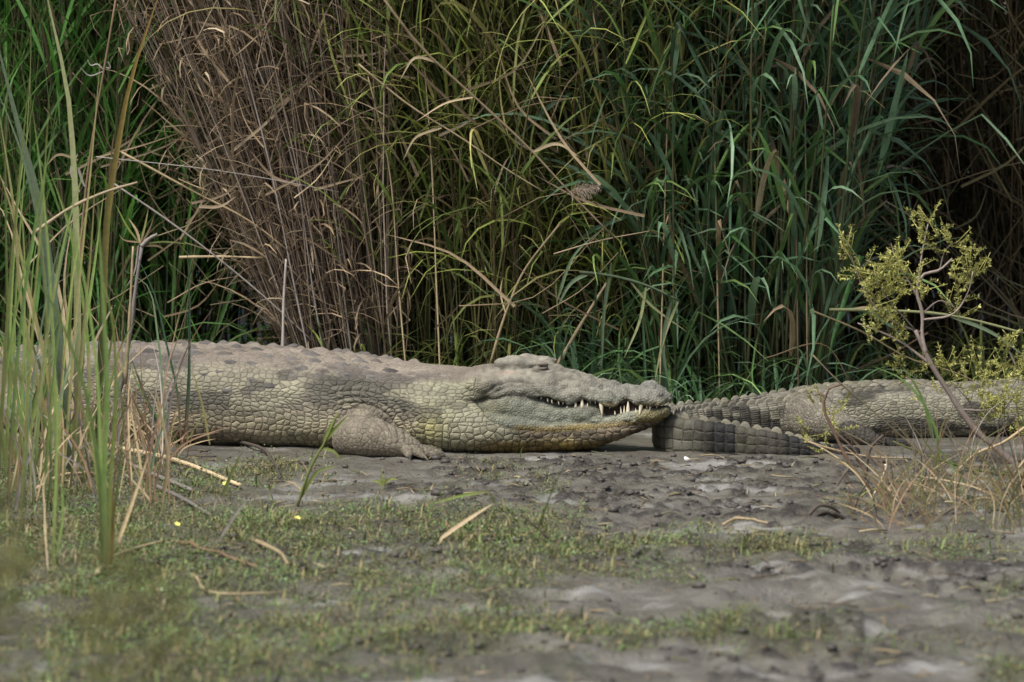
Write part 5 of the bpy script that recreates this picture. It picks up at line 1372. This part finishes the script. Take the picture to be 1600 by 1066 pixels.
leaning("green_shoot", [(1452, 770), (1466, 690), (1448, 640), (1405, 590), (1362, 572)], 8, 'green', "fresh green reed shoot bending out of the dry tuft over the small crocodile", "shoot", Y=15.2, tubeform=False, extra=[
    ([(1456, 680), (1440, 620), (1412, 575)], 7, 'green', "leaf"), ([(1460, 690), (1444, 630), (1426, 590)], 6, 'blue', "leaf"), ([(1466, 700), (1510, 760), (1530, 800)], 6, 'green', "leaf"), ([(1464, 720), (1474, 660), (1486, 640)], 5, 'green', "leaf")])
clump("dry_tuft", "bushy tuft of tan and olive dry grass at the foot of the leaning shrub", "grass", (1490, 800),
      rand_blades(q, 165, (1370, 1615), (770, 836), (-130, 90), (18, 150), (1.6, 3.8), ['tan', 'brown', 'straw', 'brown', 'straw', 'olive', 'olive'], 22))
clump("dry_tuft", "low sprawling straw spreading from the bushy tuft towards the dark roots", "grass", (1400, 800),
      rand_blades(q, 40, (1330, 1450), (780, 822), (-60, 60), (15, 80), (1.6, 3.6), ['tan', 'brown', 'darkwood', 'lime'], 18))
clump("dry_tuft", "brown strands of dead grass hanging before the small crocodile's flank", "grass", (1520, 760),
      rand_blades(q, 34, (1430, 1620), (730, 780), (-60, 40), (50, 130), (1.6, 3.2), ['brown', 'brown', 'grey', 'darkwood'], 22))
leaning("dry_straw", [(1605, 665), (1570, 690), (1520, 712), (1480, 756)], 5, 'tan', "ochre straw crossing the tuft towards the leaning trunk", "straw", Y=15.3)
root_lines = [([(1262, 806), (1280, 790), (1300, 793), (1312, 802)], 7), ([(1265, 812), (1290, 800), (1310, 810), (1340, 822)], 7), ([(1300, 800), (1330, 815), (1355, 826)], 8)]
g0 = G(1300, 812); rr = thing("exposed_root", "tangled dark roots curling out of the mud by the dry tuft", "roots", (g0[0], g0[1], 0))
for l, w in root_lines:
    p = np.array([P(a, b, G(1300, 812)[1] + .02 * i) for i, (a, b) in enumerate(l)]); a = Acc(); p = resample(p, 12); a.add(*tube(p, w / FPX * 14.4 / 2 * np.linspace(1, .6, 12), 7)); c = put("root", a.mesh("root"), MT['darkwood'], rr); c.matrix_parent_inverse = Matrix.Translation(-Vector((g0[0], g0[1], 0)))
leaning("dark_stake", [(1336, 790), (1352, 740), (1360, 700), (1380, 680)], 8, 'darkwood', "dark mossy twig standing before the small crocodile's hind foot", "twig", Y=15.1, extra=[([(1345, 760), (1330, 780), (1326, 800)], 5, 'darkwood', "twig"), ([(1352, 738), (1340, 720), (1330, 690)], 3, 'darkwood', "twig")])
leaning("weed_sprig", [(463, 795), (488, 725), (508, 690), (528, 645)], 5, 'lime', "thin yellow green weed standing before the crocodile's forefoot", "weed", extra=[
    ([(508, 690), (522, 672), (545, 648)], 8, 'lime', "leaf"), ([(500, 700), (520, 705), (535, 722)], 7, 'lime', "leaf"), ([(505, 690), (515, 668), (520, 655)], 7, 'lime', "leaf"), ([(470, 778), (500, 735), (530, 728)], 8, 'lime', "leaf"), ([(475, 770), (460, 755), (445, 752)], 5, 'tan', "leaf"), ([(478, 760), (480, 735), (470, 720)], 5, 'tan', "leaf")])
leaning("weed_sprig", [(598, 770), (600, 758), (602, 744)], 3, 'lime', "tiny yellow weed on the bare mud", "weed", extra=[([(600, 760), (590, 752), (580, 752)], 8, 'lime', "leaf"), ([(600, 756), (612, 748), (622, 750)], 7, 'lime', "leaf"), ([(600, 756), (596, 745), (598, 738)], 6, 'lime', "leaf")])

# ------------------------------------------------------------------ single canes that stand out of the reed bed
def cane(line, w, m, lab, Y=17.0, extra=(), dY=0.0): return leaning("loose_cane", line, w * .68, m, lab, "reed", Y=Y, extra=extra, dY=dY)
cane([(590, -15), (650, 65), (745, 155), (830, 235), (885, 295), (960, 372)], 7, 'tan', "long pale tan cane snapped and slanting across the yellow green reeds", 16.72, [([(685, 98), (650, 90), (625, 125)], 7, 'tan', "leaf"), ([(740, 152), (700, 160), (650, 190)], 5, 'tan', "leaf"), ([(830, 238), (870, 225), (905, 245)], 8, 'tan', "leaf")])
cane([(560, 100), (640, 165), (720, 215), (800, 270), (850, 300)], 5, 'tan', "thinner tan cane slanting just below the long pale one", 16.74, [([(690, 200), (650, 215), (630, 250)], 6, 'tan', "leaf")])
cane([(442, 556), (443, 480), (447, 405)], 8, 'grey', "upright pale grey cane in the dark gap beside the dead thicket", 17.0)
cane([(175, 285), (270, 350), (420, 470), (490, 535)], 5, 'grey', "straight grey cane slanting down through the dark gap", 17.02)
cane([(190, 238), (300, 298), (400, 352), (450, 392)], 6, 'tan', "ochre cane slanting across the dark green reeds", 17.02)
cane([(280, 402), (340, 401), (410, 403)], 7, 'tan', "short tan cane lying level in the dark gap", 17.05)
cane([(765, 572), (790, 490), (815, 430), (876, 348)], 7, 'tan', "bright tan cane rising from behind the crocodile's skull", 16.95, [([(790, 490), (782, 455), (785, 435)], 4, 'tan', "leaf")])
cane([(868, 575), (900, 520), (948, 442)], 10, 'tan', "short thick tan cane leaning behind the crocodile's snout", 16.95)
cane([(150, 245), (350, 268), (530, 300)], 2.5, 'grey', "hair-thin pale straw stretched level across the dead thicket", 16.95)
cane([(1296, 484), (1380, 485), (1480, 492), (1606, 522)], 8, 'blue', "pale green stalk lying level behind the feathery shrub", 16.9, [([(1480, 492), (1550, 520), (1606, 560)], 9, 'blue', "leaf"), ([(1400, 486), (1350, 480), (1310, 488)], 5, 'tan', "leaf")])
cane([(1270, 486), (1350, 520), (1420, 560), (1500, 585), (1545, 608)], 5, 'straw', "tan and green cane slanting down behind the shrub to the small crocodile's back", 16.95)
cane([(1533, 612), (1533, 500)], 10, 'lime', "short upright green cane stump behind the small crocodile", 16.98)
cane([(1300, 590), (1380, 560), (1450, 520)], 6, 'brown', "brown cane slanting up in the shade behind the shrub", 17.3)
cane([(1195, 560), (1290, 540), (1330, 600)], 4, 'brown', "thin brown cane bent at the edge of the blue green clump", 17.0)
cane([(905, 425), (960, 432), (1010, 446), (1062, 470)], 8, 'blue', "broken blue green reed with leaves hanging above the crocodile's snout", 16.8, [([(925, 425), (895, 440), (870, 480)], 9, 'blue', "leaf"), ([(955, 410), (944, 480), (940, 580)], 9, 'blue', "leaf"),
     ([(1010, 446), (1000, 500), (975, 560)], 7, 'blue', "leaf"), ([(1050, 465), (1036, 530), (1046, 612)], 9, 'blue', "leaf"), ([(1060, 470), (1040, 520), (1022, 600)], 7, 'blue', "leaf"), ([(870, 470), (900, 395), (938, 360)], 7, 'blue', "leaf"), ([(985, 440), (1010, 470), (1075, 520)], 6, 'blue', "leaf")])
for i, (x0, x1, y1, m) in enumerate(((1030, 1050, -10, 'tan'), (1125, 1110, 20, 'tan'), (1248, 1238, -10, 'brown'), (1262, 1256, 60, 'tan'), (690, 660, 60, 'tan'), (640, 575, 120, 'tan'), (520, 400, 100, 'grey'), (560, 470, 60, 'grey'), (500, 350, -10, 'grey'))):
    labs = ["tall straight tan cane where the blue green clump meets the yellow green reeds", "tall tan cane in the middle of the blue green clump", "reddish brown cane at the shaded edge of the blue green clump", "slim tan cane beside the reddish brown one", "bright tan cane standing among the olive canes", "ochre cane leaning between dead thicket and olive canes", "pale grey cane leaning in the dead thicket's middle", "smooth grey cane leaning near the dead thicket's olive side", "longest pale grey cane on the leaning edge of the dead thicket"]
    cane([(x0, 640), (x0 * .75 + x1 * .25, 460), (x0 * .45 + x1 * .55, 240), (x1, y1)], 4.2, m, labs[i], 17.02)
# criss-crossing dry straws caught in the reeds: too many and too fine to count
def caught(n, px, py, Y, mats, name, label, wr=(1.2, 3), ln=(60, 260)):
    qq = np.random.RandomState(px[0] + 5); a = Acc()
    for _ in range(n):
        x = qq.uniform(*px); y = qq.uniform(*py); L = qq.uniform(*ln); an = qq.choice([qq.uniform(.2, 1.2), qq.uniform(1.9, 2.9)]) ; Yc = qq.uniform(*Y); sag = qq.uniform(-.12, .2) * L
        l = [(x - L / 2 * math.cos(an), y + L / 2 * math.sin(an)), (x + qq.normal(0, 5), y + sag), (x + L / 2 * math.cos(an), y - L / 2 * math.sin(an))]
        p = resample(np.array([P(u, v, Yc) for u, v in l]), 8); w = qq.uniform(*wr) / FPX * Yc
        if qq.rand() < .5: a.add(*tube(p, w / 2 * np.linspace(1, .5, 8), 4))
        else: a.add(*blade(p, w * 1.8 * (1 - np.linspace(0, 1, 8) ** 2 * .9), (qq.normal(0, .4), -1, qq.normal(0, .4)), .15))
    o = put(name, a.mesh(name), mats); tag(o, label, "straw", None, "stuff")
caught(120, (300, 620), (10, 330), (16.95, 17.5), M_dry, "caught_straw", "broken dry straws criss-crossing the dead thicket", (1.2, 3), (40, 200))
caught(55, (640, 1010), (20, 480), (16.75, 17.4), M_dry, "caught_straw", "dry straws criss-crossing the yellow green reeds", (1.2, 3), (60, 260))
caught(110, (1270, 1640), (10, 590), (17.6, 18.4), M_tan, "caught_straw", "brown straws criss-crossing the shaded bank", (1.2, 3), (80, 300))
caught(45, (60, 460), (150, 500), (17.2, 17.6), M_dry, "caught_straw", "dry straws fallen across the dark green reeds", (1.2, 2.6), (60, 260))
# seed plumes
def plume(px, py, Y, ang, lab, size=.07):
    qq = np.random.RandomState(px); c = P(px, py, Y); root = thing("seed_plume", lab, "plume", c)
    d = np.array([math.cos(ang), -.2, math.sin(ang)]); a = Acc()
    for _ in range(150):
        t = qq.rand(); o = d * t * size; v = d * .7 + qq.normal(0, .6, 3); v /= np.linalg.norm(v); L = size * .55 * (1 - t * .6); a.add(*blade(np.array([o, o + v * L * .5, o + v * L - np.array([0, 0, L * .25])]), .0011, None, 0))
    put("plume", a.mesh("plume"), M_grey, root); a = Acc(); a.add(*tube(np.array([-d * .25 - np.array([0, 0, .05]), -d * .1, d * size * .5]), .002, 5)); put("stem", a.mesh("stem"), M_tan, root)
plume(890, 300, 16.73, .2, "fuzzy grey seed plume at the end of the long pale tan cane", .09)
plume(915, 20, 17.0, .6, "fuzzy tan seed plume high above the blue green clump", .10)
# ------------------------------------------------------------------ feathery weeds close to the lens, rooted below the frame
def weed(x, y, H, seed, lab, lean=0.0):
    q = np.random.RandomState(seed); root = thing("feathery_weed", lab, "weed", (x, y, 0), "feathery weeds on the near bank")
    t = np.linspace(0, 1, 10); st = np.stack([lean * t ** 2 + .02 * np.sin(t * 5), 0 * t, t * H], 1); a = Acc(); a.add(*tube(st, .003 * (1 - .6 * t), 6)); put("stem", a.mesh("stem"), MT['haze'], root)
    for k in range(7):
        f = .45 + .55 * k / 6; b = np.array([lean * f ** 2 + .02 * math.sin(f * 5), 0, f * H]); a = Acc()
        for _ in range(7):
            v = q.normal(0, 1, 3); v[2] = abs(v[2]) * .6; v /= np.linalg.norm(v); e = b + v * q.uniform(.05, .11); sprig_acc(a, b, e, q, 8, .016)
        put("foliage", a.mesh("foliage"), MT['haze'], root)
weed(-.745, 7.4, 1.02, 1, "tallest of the feathery weeds on the near bank")
weed(-.70, 7.0, .80, 2, "feathery weed right beside the tallest weed of the near bank")
weed(-.60, 7.2, .76, 3, "feathery weed with a bent stem on the near bank", .06)
weed(-.50, 7.3, .69, 4, "shortest of the feathery weeds on the near bank")
